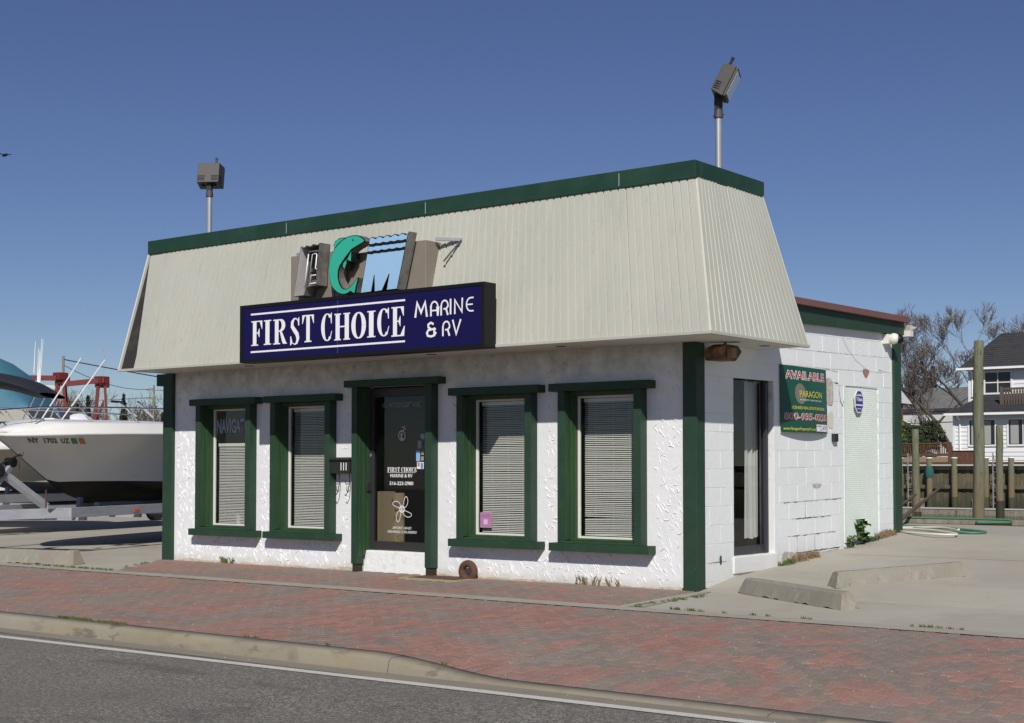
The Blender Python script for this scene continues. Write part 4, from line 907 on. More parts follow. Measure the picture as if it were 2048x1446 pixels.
sgb(B().box(-4.345, -4.339, -1.0548, -1.0542, Z0+.043, Z1-.043), 'face_seam', mat('seam_grey', (.10, .10, .2), .5))
sgf = lambda u, v, d: (u+OX, -1.0545-d+OY, v+OZ)
bars = B()
for z in (3.243, 2.767): bars.add([sgf(x, zz, .001) for x, zz in ((-5.87, z), (-3.258, z), (-3.258, z+.022), (-5.87, z+.022))], [(0, 1, 2, 3)])
bars.build('white_bar', whitep, sg, fix=False)
letters('lettering', [(GS, c, a, b_, z0, z1) for c, a, b_, z0, z1 in (('F', -5.858, -5.652, 2.855, 3.168), ('I', -5.627, -5.495, 2.856, 3.166), ('R', -5.458, -5.206, 2.853, 3.163), ('S', -5.165, -4.972, 2.826, 3.168),
    ('T', -4.944, -4.742, 2.852, 3.185), ('C', -4.619, -4.421, 2.842, 3.186), ('H', -4.395, -4.132, 2.846, 3.167), ('O', -4.111, -3.874, 2.846, 3.167), ('I', -3.853, -3.722, 2.852, 3.164), ('C', -3.695, -3.492, 2.848, 3.184), ('E', -3.468, -3.26, 2.84, 3.184))], whitep, sgf, sg)
letters('lettering', [(GB, c, a, b_, z0, z1) for c, a, b_, z0, z1 in (('M', -3.112, -2.910, 3.04, 3.217), ('A', -2.875, -2.747, 3.04, 3.217), ('R', -2.722, -2.594, 3.04, 3.218), ('I', -2.585, -2.555, 3.044, 3.22), ('N', -2.521, -2.385, 3.044, 3.22), ('E', -2.352, -2.237, 3.052, 3.224),
    ('&', -2.941, -2.78, 2.80, 2.977), ('R', -2.695, -2.57, 2.804, 2.978), ('V', -2.55, -2.41, 2.808, 2.981))], whitep, sgf, sg)
lg = empty('logo_sign', (-4.2, -.8, 3.4), 'three dimensional F, fish-shaped C and wave-topped M logo above the navy sign', 'sign')
def lgp(o): o.matrix_parent_inverse = Matrix.Translation((4.2, .8, -3.4)); return o
lgp(B().box(-5.46, -4.7, -.76, -.46, 3.38, 3.99).build('raceway_box', taupe, lg, bevel=.006))
lgp(B().box(-4.69, -3.95, -.755, -.46, 3.38, 3.93).build('raceway_box', taupe, lg, bevel=.006))
lgp(B().box(-3.94, -3.20, -.76, -.46, 3.38, 3.985).build('raceway_box', taupe, lg, bevel=.006))
lgp(B().box(-5.38, -5.2, -.74, -.72, 3.99, 4.03).build('bracket', steel, lg))
lgp(B().beam((-3.17, -.62, 4.01), (-2.86, -.50, 3.985), .04, .035).build('bracket_arm', steel, lg)); lgp(B().beam((-2.86, -.52, 3.98), (-3.03, -.64, 3.73), .018, .018).build('bracket_stay', mat('dark_bracket', (.07, .065, .06), .7), lg))
# F: empty channel letter, face missing, tubes showing
Fo = [(-5.087, 4.062), (-5.03, 4.04), (-4.99, 4.066), (-4.92, 4.045), (-4.87, 4.072), (-4.80, 4.05), (-4.753, 4.077), (-4.800, 3.74), (-4.80, 3.56), (-4.985, 3.545), (-5.03, 3.447), (-5.215, 3.447)]
b = B(); n = len(Fo)
for i in range(n):
    p, q = Fo[i], Fo[(i+1) % n]
    b.quad((p[0], -.95, p[1]), (q[0], -.95, q[1]), (q[0], -.765, q[1]), (p[0], -.765, p[1]))
fch = lgp(b.build('letter_f_channel', returnm, lg, fix=False)); sm = fch.modifiers.new('thick', 'SOLIDIFY'); sm.thickness = .006
lgp(B().quad((-5.205, -.95, 3.452), (-5.080, -.95, 4.055), (-5.080, -.78, 4.055), (-5.205, -.78, 3.452)).build('letter_f_painted_lit_side', inner, lg, fix=False))  # separate brighter plane: sunlit look of the left inner return put into its colour
fb = lgp(face_y(Fo, -.775, -.766, 'letter_f_back', mat('channel_back', (.10, .095, .09), .6), lg))
lgp(B().box(-5.02, -4.81, -.85, -.776, 3.73, 3.745).box(-5.0, -4.83, -.86, -.776, 3.80, 3.98).build('letter_f_divider', gblack, lg))
tb = B()
for pl in ([(-5.03, 4.0), (-4.83, 4.0)], [(-5.10, 3.55), (-5.03, 3.97)], [(-5.0, 3.74), (-4.96, 3.96), (-4.90, 3.965), (-4.885, 3.95), (-4.91, 3.78), (-4.88, 3.77)], [(-5.0, 3.62), (-4.98, 3.70), (-4.9, 3.70)], [(-5.02, 3.56), (-5.0, 3.60), (-4.9, 3.60)]): tb.tube([(x, -.87, z) for x, z in pl], .008, 6)
lgp(tb.build('light_tube', neon, lg, smooth=True))
FS = [(-4.016,4.029),(-4.051,4.063),(-4.119,4.097),(-4.188,4.106),(-4.285,4.101),(-4.368,4.073),(-4.437,4.03),(-4.507,3.975),(-4.57,3.89),(-4.599,3.791),(-4.601,3.689),(-4.583,3.596),(-4.547,3.523),(-4.49,3.468),(-4.42,3.43),(-4.35,3.415),(-4.288,3.424),(-4.239,3.444),(-4.177,3.414),(-4.157,3.473),(-4.137,3.531),(-4.114,3.594),(-4.144,3.572),(-4.185,3.535),(-4.233,3.498),(-4.295,3.471),(-4.364,3.476),(-4.406,3.512),(-4.442,3.575),(-4.455,3.637),(-4.449,3.707),(-4.422,3.765),(-4.38,3.807),(-4.325,3.858),(-4.27,3.903),(-4.228,3.944),(-4.16,3.973),(-4.078,4.0)]
def grow(poly, d):
    n_ = len(poly); A = sum(poly[i][0]*poly[(i+1) % n_][1]-poly[(i+1) % n_][0]*poly[i][1] for i in range(n_)); s_ = 1 if A > 0 else -1; o = []
    for i in range(n_):
        a, c = Vector(poly[i-1]), Vector(poly[(i+1) % n_]); t = (c-a).normalized(); o.append((poly[i][0]+t.y*d*s_, poly[i][1]-t.x*d*s_))
    return o
fs = catmull(FS, 3); fbk = [(-4.536,4.024),(-4.508,4.067),(-4.452,4.094),(-4.396,4.099),(-4.34,4.094),(-4.298,4.095),(-4.368,4.06),(-4.437,4.015),(-4.5,3.967)]
ffr = [(-4.366,3.800),(-4.297,3.845),(-4.242,3.925),(-4.242,3.86),(-4.244,3.805),(-4.283,3.819),(-4.311,3.836),(-4.317,3.787),(-4.352,3.714),(-4.38,3.762)]
for nm, poly, y in (('fish_letter', fs, -.94), ('fish_back_fin', fbk, -.93), ('fish_front_fin', ffr, -.93)):
    lgp(face_y(grow(poly, .007), y, -.80, nm, returnm if 0 else gblack, lg)); lgp(face_y(grow(poly, -.003), y-.004, y-.0005, nm+'_face', teal, lg))
lgp(face_y(grow(fs, .0085), -.925, -.801, 'fish_return', returnm, lg))
lgp(B().tube([(-4.201, -.9445, 4.055), (-4.201, -.947, 4.055)], .011, 12).build('fish_eye', gblack, lg))
for pl_ in ([(-4.38, 3.807), (-4.325, 3.862), (-4.265, 3.91), (-4.228, 3.948)], [(-4.515, 3.972), (-4.45, 4.032), (-4.38, 4.07), (-4.30, 4.096)]):
    o_ = outline(pl_, .008, -.9455, False); lgp(o_.build('fish_line', gblack, lg, fix=False))
wt = [(-3.922+.602*t, 4.043+.012*sin(t*5*2*pi)) for t in [i/40 for i in range(41)]]
MO = [(-3.922, 4.045)]+wt[1:-1]+[(-3.32, 4.06), (-3.494, 3.417), (-3.648, 3.416), (-3.606, 3.602), (-3.619, 3.603), (-3.731, 3.416), (-3.842, 3.412), (-3.846, 3.607), (-3.859, 3.608), (-3.905, 3.414), (-4.068, 3.411)]
lgp(face_y(grow(MO, .010), -.937, -.80, 'letter_m_body', gblack, lg)); lgp(face_y(MO, -.941, -.9375, 'letter_m_face', skyb, lg))
lgp(face_y([(-3.312, 4.072), (-3.300, 4.072), (-3.478, 3.409), (-3.492, 3.409)], -.936, -.80, 'letter_m_return', returnm, lg))
for zb, xa, xb_ in ((3.968, -3.937, -3.344), (3.881, -3.960, -3.366)):
    b = B(); n = 40
    for i in range(n+1):
        t = i/n; x = xa+(xb_-xa)*t; z = zb+.012*abs(sin(t*5*pi+.3))*-1+.006; b.v += [(x, -.9418, z+.017), (x, -.9418, z-.020+.004*sin(t*30))]
    for i in range(n): a = 2*i; b.f.append((a, a+1, a+3, a+2))
    lgp(b.build('letter_m_wave', gblack, lg, fix=False))
# ------------------------------------------------------------------ pavement things
ht = empty('utility_hatch', (-3.55, -.29, -.005), 'rusty steel hatch plate in a concrete surround by the front wall', 'hatch')
B().box(-.29, .60, -.22, .27, -.04, .008).build('surround', mat('yellowed_concrete', (.34, .31, .17), .9, layers=((5, 5, .45, .65, (.30, .28, .22), .8),)), ht)
B().box(-.20, .52, -.15, .26, -.02, .014).build('plate', rust, ht, bevel=.002)
rg = tag(B().grid(lambda u, v: ((.093+.044*cos(v*2*pi))*cos(u*2*pi), .044*sin(v*2*pi), (.093+.044*cos(v*2*pi))*sin(u*2*pi)), 40, 16).build('iron_ring', rust, smooth=True, loc=(-3.08, -.12, .085)), 'thick rusty iron ring standing on the hatch plate against the wall', 'ring')
def wheelstop(p0, p1, label, h=.15, wb=.22, wt=.11, seed=1):
    p0 = Vector(p0); p1 = Vector(p1); d = (p1-p0); L_ = d.length; rr_ = random.Random(seed)
    def f(u, v):
        # u along, v around the profile
        x = u*L_; e = min(u, 1-u)*L_; prof_ = [(-wb/2, 0), (-wb/2+.012, .035), (-wt/2-.004, h-.02), (-wt/2+.02, h), (wt/2-.02, h), (wt/2+.004, h-.02), (wb/2-.012, .035), (wb/2, 0)]
        q = v*(len(prof_)-1); i = min(int(q), len(prof_)-2); t = q-i
        y = prof_[i][0]*(1-t)+prof_[i+1][0]*t; z = prof_[i][1]*(1-t)+prof_[i+1][1]*t
        return x, y, z
    b_ = B(); nu, nv = 44, 21
    for i in range(nu+1):
        for j in range(nv+1):
            x, y, z = f(i/nu, j/nv)
            e = min(i, nu-i)/nu*L_
            nz_ = noise.noise(Vector((x*6+seed*9, y*9, z*9)))
            x = max(min(x, L_-.06*z/h), .06*z/h)
            chip = -.016*max(0, noise.noise(Vector((x*11+seed, y*5, 4)))-.05) if j in (0, 1, nv, nv-1) else 0
            b_.v.append((x-L_/2, y*(1+.02*nz_), max(0, z+.005*nz_-chip*1.8)))
    for i in range(nu):
        for j in range(nv): a = i*(nv+1)+j; b_.f.append((a, a+nv+1, a+nv+2, a+1))
    b_.f.append(tuple(range(nv+1))); b_.f.append(tuple(nu*(nv+1)+j for j in range(nv, -1, -1)))
    o = b_.build('wheel_stop', stopm); c = (p0+p1)/2
    o.location = c; o.rotation_euler = (0, -math.asin(d.z/L_), atan2(d.y, d.x)); return tag(o, label, 'wheel stop', 'concrete wheel stops')
wheelstop((.50, .14, .005), (2.06, -.72, -.018), 'nearer chipped concrete wheel stop, lying askew in front of the side door', .165, .22, .11, 1)
wheelstop((1.27, .55, .070), (2.25, 1.79, .160), 'farther concrete wheel stop right of the block wall, pointing away', .16, .22, .11, 2)
wheelstop((-11.2, -1.62, -.034), (-9.2, -1.18, -.028), 'concrete wheel stop in the boat yard beside the brick pavement, half in shadow', .19, .24, .12, 3)

# ------------------------------------------------------------------ boat yard on the left
BU, BN = Vector((-.318, .948, 0)), Vector((.948, .318, 0))      # fore-aft (towards the stern) and abeam (towards the street corner)
def interp(tb, s):
    for (a, *va), (b_, *vb) in zip(tb, tb[1:]):
        if s <= b_:
            t = max(0, (s-a)/(b_-a)); t2 = t
            return [p+(q-p)*t2 for p, q in zip(va, vb)]
    return list(tb[-1][1:])
#        s    sheer half, sheer z, chine half, chine z, keel z
TB = [(0, .03, 1.81, .0, 1.79, 1.79), (.4, .42, 1.82, .0, 1.58, 1.58), (.8, .70, 1.835, .0, 1.36, 1.36), (1.2, .88, 1.85, .0, 1.14, 1.14), (1.35, .94, 1.85, .06, 1.09, 1.06),
      (1.7, 1.04, 1.86, .30, 1.10, .90), (2.3, 1.15, 1.87, .62, 1.10, .74), (3.2, 1.23, 1.885, .88, 1.09, .66), (4.5, 1.28, 1.89, 1.02, 1.08, .64), (6, 1.28, 1.89, 1.05, 1.07, .64), (8, 1.22, 1.86, 1.03, 1.07, .66)]
def hull_builder(TB, base, U, Nn, parent, mats, sc=1.0, zoff=0, flare=.10):
    def P3(s, h, z): return Vector((base.x, base.y, 0))+U*(s*sc)+Nn*(h*sc)+Vector((0, 0, z*1.0+zoff))
    SS = [TB[0][0]+(TB[-1][0]-TB[0][0])*(i/40)**1.35 for i in range(41)]
    up = B(); lo = B(); m = 8
    for s in SS:
        sh, sz, ch, cz_, kz = interp(TB, s)
        for sd_ in (1, -1):
            for j in range(m+1):
                t = j/m; h = sh+(ch-sh)*t-flare*sin(pi*t)*min(1, sh*1.3); z = sz+(cz_-sz)*t
                up.v.append(tuple(P3(s, sd_*max(h, .012), z)))
            for j in range(5):
                t = j/4; h = ch*(1-t); z = cz_+(kz-cz_)*t; lo.v.append(tuple(P3(s, sd_*max(h, .008)*1.0, z-.002)))
    W_ = 2*(m+1); V_ = 10
    for i in range(40):
        for k in (0, 1):
            for j in range(m): a = i*W_+k*(m+1)+j; up.f.append((a, a+W_, a+W_+1, a+1))
            for j in range(4): a = i*V_+k*5+j; lo.f.append((a, a+V_, a+V_+1, a+1))
    up.f.append(tuple([40*W_+j for j in range(m+1)]+[40*W_+(m+1)+j for j in range(m, -1, -1)]))
    lo.f.append(tuple([40*V_+j for j in range(5)]+[40*V_+5+j for j in range(4, -1, -1)]))
    hu = up.build('hull', mats[0], parent, smooth=True, fix=False); bo_ = lo.build('bottom', mats[1], parent, smooth=True, fix=False)
    return P3, SS
def at0(e):   # boats are laid out in world space, their parts keep it
    inv = Matrix.Translation(-Vector(e.location))
    for o in list(e.children): o.matrix_parent_inverse = inv
boat = empty('cabin_boat', (-12.8, 2.5, .6), 'white cabin boat numbered NY 1702 UZ on a galvanised trailer beside the shop', 'boat')
base = Vector((-11.797, -.838, 0))
P3, SS = hull_builder(TB, base, BU, BN, boat, (hullw, antif))
dk = B()
def deck_rows(s):
    sh, sz, ch, cz_, kz = interp(TB, s); r_ = .19*min(1, s/.9+.15)
    return [(sh+.02, sz-.02), (sh+.045, sz-.005), (sh+.04, sz+.025), (sh-.02, sz+.04), (sh-.07, sz+r_*.75), (max(sh-.16, sh*.7), sz+r_), (sh*.35, sz+r_+.05), (0, sz+r_+.06)]
for s in SS:
    rws = deck_rows(s); rws = [(max(h, 0), z) for h, z in rws]
    for h, z in rws+[(-h, z) for h, z in reversed(rws[:-1])]: dk.v.append(tuple(P3(s-.03 if s < .01 else s, h, z)))
for i in range(40):
    for j in range(14): a = i*15+j; dk.f.append((a, a+15, a+16, a+1))
dk.build('deck', hullw, boat, smooth=True, fix=False)
rb = B()
for s0, s1 in ((1.9, 7.9),):
    rb.tube([P3(s, interp(TB, s)[0]*.0+interp(TB, s)[2]+.012+0*s, 1.19) for s in (s0, 2.6, 3.4, 4.5, 6, s1)], .012, 6)
rb.build('spray_rail', hullg, boat, smooth=True)
ns = lambda s: interp(TB, s)
def rail(sd_, z0=.43): return [P3(s, sd_*max(ns(max(s, 0))[0]-.10, .0), ns(max(s, 0))[1]+z0-.04*(s < .3)) for s in (-.28, -.2, .1, .5, 1, 1.6, 2.4, 3.4, 4.6, 5.4)]
for sd_ in (1, -1):
    b = B(); b.tube(rail(sd_), .014, 8)
    b.build('bow_rail', chrome, boat, smooth=True)
    for s in (.3, 1.1, 2.0, 2.9, 3.8, 4.8):
        sh, sz = ns(s)[:2]
        B().tube([P3(s+.32, sd_*(sh-.10), sz+.18), P3(s, sd_*(max(sh-.10, 0)), sz+.42)], .011, 6).build('rail_post', chrome, boat, smooth=True)
B().box(-.12, .12, -.015, .015, 0, .012).build('cleat_dummy', chrome, boat); bpy.data.objects.remove(bpy.data.objects['cleat_dummy'])
for s in (.62,):
    p = P3(s, .30, ns(s)[1]+.2); b = B().tube([p+BU*-.13+Vector((0, 0, .05)), p+BU*.13+Vector((0, 0, .05))], .012, 6).tube([p+BU*-.05, p+BU*-.05+Vector((0, 0, .05))], .01, 6).tube([p+BU*.05, p+BU*.05+Vector((0, 0, .05))], .01, 6)
    b.build('cleat', chrome, boat)
def hull_uv(s, z, d=.008):
    sh, sz, ch, cz_, kz = interp(TB, s); t = min(max((z-sz)/(cz_-sz), 0), 1); h = sh+(ch-sh)*t-.10*sin(pi*t)*min(1, sh*1.3)
    return P3(s, h, z)+BN*d*.8-Vector((0, 0, d*.5))
text('registration', 'NY  1702  UZ', txtd, .43, 1.705, .56, .075, lambda u, v, d: hull_uv(u-1.8*(v-1.74), v), boat, bold=.03)
for u0, m__ in ((1.02, greens), (1.14, mat('registration_orange', (.5, .17, .06), .5))):
    B().grid(lambda a, c: hull_uv(u0+a*.09-1.8*(c*.085-.04), 1.70+c*.085), 3, 3).build('registration_sticker', m__, boat, fix=False)
# gear seen over the deck
c_ = lambda s, h, z: tuple(P3(s, h, z))
for a_, b2_ in (((2.9, .55, 2.2), (2.45, .5, 2.42)), ((3.4, .55, 2.2), (2.95, .55, 2.44))):
    B().tube([P3(*a_), P3(*b2_)], .022, 8).build('rod_holder', chrome, boat)
B().tube([P3(2.25, .5, 2.42), P3(2.55, .5, 2.42)], .02, 6).build('rod_holder', gblack, boat)
for pa, pb in (((-13.07, .70, 1.95), (-12.44, 1.14, 3.14)), ((-12.77, .93, 2.02), (-12.12, 1.38, 3.11))):
    B().tube([pa, pb], .012, 6).build('outrigger_pole', hullw, boat)
B().hexa([c_(1.2, -.15, 2.0), c_(1.2, .15, 2.0), c_(1.6, .15, 2.0), c_(1.6, -.15, 2.0)], [c_(1.25, -.1, 2.12), c_(1.25, .1, 2.12), c_(1.5, .1, 2.1), c_(1.5, -.1, 2.1)]).build('windlass', hullw, boat, bevel=.02)
at0(boat)
def trailer(base, U, Nn, z, L0, L1, label, s0=1.0, front=True, wheel_s=(5.2, 6.1), half=.98, y_off=0):
    e = empty('boat_trailer', (base.x+U.x*2, base.y+U.y*2, 0), label, 'trailer')
    T = lambda s, h, zz: Vector((base.x, base.y, 0))+U*s+Nn*h+Vector((0, 0, zz))
    for sd_ in (1, -1):
        b = B(); b.beam(T(.5, sd_*half, z), T(L1, sd_*half, z+.02), .055, .155); b.beam(T(L0, sd_*.28, z-.02), T(.56, sd_*half, z), .055, .155)
        b.build('side_rail', galv, e, bevel=.006)
    B().beam(T(L0-1.1, 0, z-.03), T(.9, 0, z-.04), .09, .12).build('tongue', galv, e, bevel=.006)
    for s in (.9, 2.4, 4.0): B().beam(T(s, -half, z-.09), T(s, half, z-.09), .09, .08, up=(0, 0, 1)).build('cross_member', galv, e)
    for sd_ in (1, -1): B().beam(T(1.8, sd_*.55, z+.10), T(6.6, sd_*.60, z+.10), .10, .05).build('bunk', antib, e)
    B().box(-.001, .001, -.001, .001, 0, .001)
    for s, h in ((1.05, .75),): B().beam(T(s, h, z+.05), T(s, h+.02, z+.22), .09, .06).build('hull_guide', antib, e)
    for sd_ in (1, -1):
        for s in wheel_s:
            w_o = B(); c = T(s, sd_*(half+.16), .31); w_o.tube([c-Nn*.10, c-Nn*.09, c+Nn*.09, c+Nn*.10], [.27, .31, .31, .27], 24); wo = w_o.build('wheel', rubber, e)
            B().tube([c+Nn*.101*sd_-Nn*.01*sd_, c+Nn*.106*sd_], .17, 16).build('rim', steel, wo)
        c0, c1 = wheel_s[0]-.4, wheel_s[-1]+.4
        b = B(); b.grid(lambda a, c: T(c0+(c1-c0)*a, sd_*(half+.03+.26*c), .55+.16*sin(pi*min(max(a, .0), 1))**.5), 12, 1); b.build('mudguard', galv, e, fix=False)
    b = B(); b.beam(T(wheel_s[0], -half-.1, .31), T(wheel_s[0], half+.1, .31), .06, .06).beam(T(wheel_s[-1], -half-.1, .311), T(wheel_s[-1], half+.1, .311), .06, .06); 
    for i_, s in enumerate(wheel_s): B().beam(T(s, -half-.1, .31), T(s, half+.1, .31), .06, .06).build('axle', galv, e)
    if front:
        B().beam(T(.55, .55, z+.06), T(-.05, .20, 1.22), .09, .12, up=U).build('winch_post', galv, e, bevel=.005)
        B().beam(T(-.35, .2, .98), T(.12, .2, 1.38), .10, .08, up=U).build('winch_arm', galv, e, bevel=.005)
        B().tube([T(-.25, .16, 1.27), T(-.25, .30, 1.27)], .10, 16).tube([T(-.28, .1, 1.2), T(-.28, .1, 1.42)], .012, 6).build('winch', blackm, e)
        B().tube([T(.08, .14, 1.40), T(.08, .28, 1.40)], .075, 16).build('bow_roller', gblack, e)
        B().tube([T(-.5, .2, 1.25), T(.30, .2, 1.52), T(.36, .2, 1.50), T(.38, .2, 1.56)], .016, 6).build('winch_strap', blackm, e)
        B().tube([T(.22, .25, 1.45), T(.24, .25, 1.32), T(.20, .25, 1.20), T(.12, .25, 1.15), T(.05, .25, 1.2)], .009, 5).build('safety_chain', rust, e)
        B().tube([T(.40, .62, .52), T(.40, .62, .98)], .012, 6).build('jack_rod', rust, e)
        B().beam(T(.2, .8, z+.09), T(.75, .9, z+.09), .03, .05).build('bracket', galv, e)
    at0(e)
    for o in e.children:
        pass
    return e, T
tr1, T1 = trailer(base, BU, BN, .63, -.3, 9.0, 'galvanised trailer under the white cabin boat, orange reflector on its side rail', wheel_s=(7.4, 8.3))
o = B().beam(T1(2.18, 1.0115, .615), T1(2.33, 1.0115, .615), .004, .05).build('reflector', orange, tr1); o.matrix_parent_inverse = Matrix.Translation(-Vector(tr1.location))
# second boat and trailer behind the first
boat2 = empty('open_boat', (-16.5, 4.5, .6), 'second boat with dull grey hull and navy bottom, behind the bow of the cabin boat', 'boat')
TB2 = [(0, .03, 1.70, .0, 1.66, 1.66), (.5, .42, 1.71, .0, 1.40, 1.40), (1.0, .72, 1.72, .04, 1.12, 1.10), (1.5, .92, 1.73, .36, 1.05, .95), (2.2, 1.05, 1.73, .68, 1.03, .82), (3.5, 1.12, 1.73, .9, 1.02, .76), (7, 1.12, 1.7, .95, 1.02, .74)]
base2 = Vector((-16.9, 1.4, 0))
P32, SS2 = hull_builder(TB2, base2, BU, BN, boat2, (mat('dull_gelcoat', (.36, .33, .27), .4), antib), flare=.12)
d2 = B()
for s in SS2:
    sh, sz = interp(TB2, s)[:2]
    for h, z in ((sh+.02, sz-.05), (sh+.04, sz+.02), (sh-.08, sz+.09), (0, sz+.14), (-sh+.08, sz+.09), (-sh-.04, sz+.02), (-sh-.02, sz-.05)): d2.v.append(tuple(P32(s, h if s > .01 else h*.3, z)))
for i in range(40):
    for j in range(6): a = i*7+j; d2.f.append((a, a+7, a+8, a+1))
d2.build('deck', hullw, boat2, smooth=True, fix=False)
b = B(); b.tube([P32(s, interp(TB2, s)[0]-.1, interp(TB2, s)[1]+.35) for s in (0, .6, 1.4, 2.4, 3.6)], .013, 6); b.build('bow_rail', chrome, boat2)
for s in (.5, 1.4, 2.4): B().tube([P32(s, interp(TB2, s)[0]-.1, interp(TB2, s)[1]+.05), P32(s-.1, interp(TB2, s)[0]-.1, interp(TB2, s)[1]+.35)], .011, 6).build('rail_post', chrome, boat2)
at0(boat2)
tr2, T2 = trailer(Vector((-17.5, 1.6, 0)), BU, BN, .72, -.3, 10.4, 'galvanised trailer with blue lettering, under the second grey boat', front=False, half=.9, wheel_s=(9.0, 9.9))
o = B().beam(T2(3.3, .944, .73), T2(4.9, .944, .73), .003, .14).build('label', whitep, tr2); o.matrix_parent_inverse = Matrix.Translation(-Vector(tr2.location))
o = text('lettering', 'LOAD', mat('purple_print', (.10, .05, .30), .5), 4.2, .68, .55, .10, lambda u, v, d: T2(u, .950, v), tr2, bold=.04); o.matrix_parent_inverse = Matrix.Translation(-Vector(tr2.location))
cvb = empty('canopy_boat', (-19.6, 4.3, 0), 'boat with black canvas canopy on metal struts, before the blue cover', 'boat')
CV = Vector((-18.87, 5.03, 0)); cu_, cw_ = Vector((-.787, -.617, 0)), Vector((-.617, .787, 0))
def cvp(a, w, z): return CV+cu_*a+cw_*w+Vector((0, 0, z))
def canopy(u, v):
    a = u*3.2; z = 2.86+.36*(1-(1-min(1, a/1.7))**2)-.16*max(0, (a-1.7)/1.5)**2
    th = .17*min(1, .3+a*2.2); ang = v*2*pi
    return cvp(a-.02, -.9*cos(ang)*1.0, z+th*sin(ang))
B().grid(canopy, 24, 16).build('canopy', canv, cvb, smooth=True, fix=False)
for a0_, w0_, z0_, a1_, w1_, z1_ in ((.95, 0, 1.6, .35, 0, 2.9), (.0, 0, 2.8, -.55, 0, 1.6), (.15, 0, 2.85, .7, 0, 1.7), (.9, 1.8, 1.7, .4, 1.8, 2.9), (1.9, 0, 3.1, 1.2, 0, 1.7)):
    B().tube([cvp(a0_, w0_, z0_), cvp(a1_, w1_, z1_)], .02, 6).build('strut', chrome, cvb)
B().hexa([cvp(-1.0, .2, .7), cvp(3, .2, .7), cvp(3, 1.8, .7), cvp(-1.0, 1.8, .7)], [cvp(-1.6, -.2, 1.65), cvp(3.4, -.2, 1.65), cvp(3.4, 2.2, 1.65), cvp(-1.6, 2.2, 1.65)]).build('hull', hullw, cvb, bevel=.05)
at0(cvb)
# boat under a blue cover farther back
bc = empty('covered_boat', (-24.5, 7.5, .8), 'large boat under an arched blue cover, at the left edge behind the canvas top', 'boat')
def cover_pt(u, v):   # u along, v over
    s = u*7.5; r_ = sqrt(max(0, 1-(max(0, u-.0))**2.6)); return Vector((-26.9, 5.2, 0))+Vector((.79, .61, 0))*(-2.5+u*7.1)+Vector((-.61, .79, 0))*(1.6*cos(v*pi))*(1 if u < .93 else .9)+Vector((0, 0, 2.72+1.62*sin(v*pi)**.7*(1-u**9)+0))
b = B().grid(cover_pt, 20, 12); b.build('cover', cover, bc, smooth=True, fix=False)
b = B().grid(lambda u, v: Vector((-26.9, 5.2, 0))+Vector((.79, .61, 0))*(-2.5+u*7.1)+Vector((-.61, .79, 0))*(1.6*cos(v*2*pi)*(1 if u < .8 else 1))+Vector((0, 0, 2.71 if sin(v*2*pi) > .0 else 2.4)), 4, 2)
M_ = Vector((-26.9, 5.2, 0)); ax, ay = Vector((.79, .61, 0)), Vector((-.61, .79, 0))
def obox(b, a0, a1, w0, w1, z0, z1): return b.hexa([M_+ax*a0+ay*w0+Vector((0, 0, z0)), M_+ax*a1+ay*w0+Vector((0, 0, z0)), M_+ax*a1+ay*w1+Vector((0, 0, z0)), M_+ax*a0+ay*w1+Vector((0, 0, z0))], [M_+ax*a0+ay*w0+Vector((0, 0, z1)), M_+ax*a1+ay*w0+Vector((0, 0, z1)), M_+ax*a1+ay*w1+Vector((0, 0, z1)), M_+ax*a0+ay*w1+Vector((0, 0, z1))])
obox(B(), -2.5, 4.62, -1.61, 1.61, 2.42, 2.72).build('beige_side', mat('beige_topside', (.36, .35, .29), .6), bc)
obox(B(), -2.5, 4.3, -1.4, 1.4, 1.3, 2.0).build('hull', hullw, bc, bevel=.1)
for a_ in (-1.5, .2, 1.9, 3.6):
    obox(B(), a_, a_+.06, -1.5, -1.44, 1.9, 2.42).build('post', chrome, bc); obox(B(), a_, a_+.06, 1.44, 1.5, 1.9, 2.42).build('post', chrome, bc)
for a_ in (-.8, 2.6): obox(B(), a_, a_+.4, -.2, .2, 0, 1.3).build('keel_block', woodg, bc)
at0(bc)
# whip antennas of a farther boat
an = empty('sport_boat', (-44.5, 22, 0), 'far boat with white whip antennas rising over the blue cover', 'boat')
for x0, z0, x1, z1 in ((-44.68, 5.25, -44.6, 6.6), (-44.42, 4.9, -44.38, 6.3), (-44.32, 4.85, -44.15, 6.68), (-44.25, 4.85, -44.05, 6.64), (-44.36, 4.85, -44.28, 6.2)):
    B().tube([(x0, 22, z0), (x1, 22, z1)], [.022, .010], 5).build('antenna', whitep, an)
B().box(-45.2, -44.0, 21.4, 22.6, 4.55, 4.75).build('hardtop', hullw, an, bevel=.05)
B().box(-45.1, -44.1, 21.5, 22.5, 3.0, 4.5).build('tower', hullw, an, bevel=.05)
B().hexa([(-48, 21, .8), (-41.5, 21, .8), (-41.5, 23, .8), (-48, 23, .8)], [(-48.6, 20.6, 3.0), (-41.2, 20.6, 3.0), (-41.2, 23.4, 3.0), (-48.6, 23.4, 3.0)]).build('hull', hullw, an, bevel=.1)
at0(an)
sw = tag(B().grid(lambda u, v: Vector((-34.4, 17.0, 0))+Vector((.79, .61, 0))*((u-.5)*2.6*(1-.35*v))+Vector((-.61, .79, 0))*((v-.5)*3)+Vector((0, 0, 1.2+(2.0-(abs(u-.45)*2)**2.2*1.3)*sin(pi*min(max(v, .02), .98))**.5)), 16, 10).build('wrapped_boat', shrink, smooth=True, origin=(-34.4, 17, 0)), 'boat in white shrink wrap between the legs of the red hoist', 'boat')
dkb = empty('dark_boat', (-27.5, 19, 0), 'low dark boat behind the rail of the cabin boat, by the bare trees', 'boat')
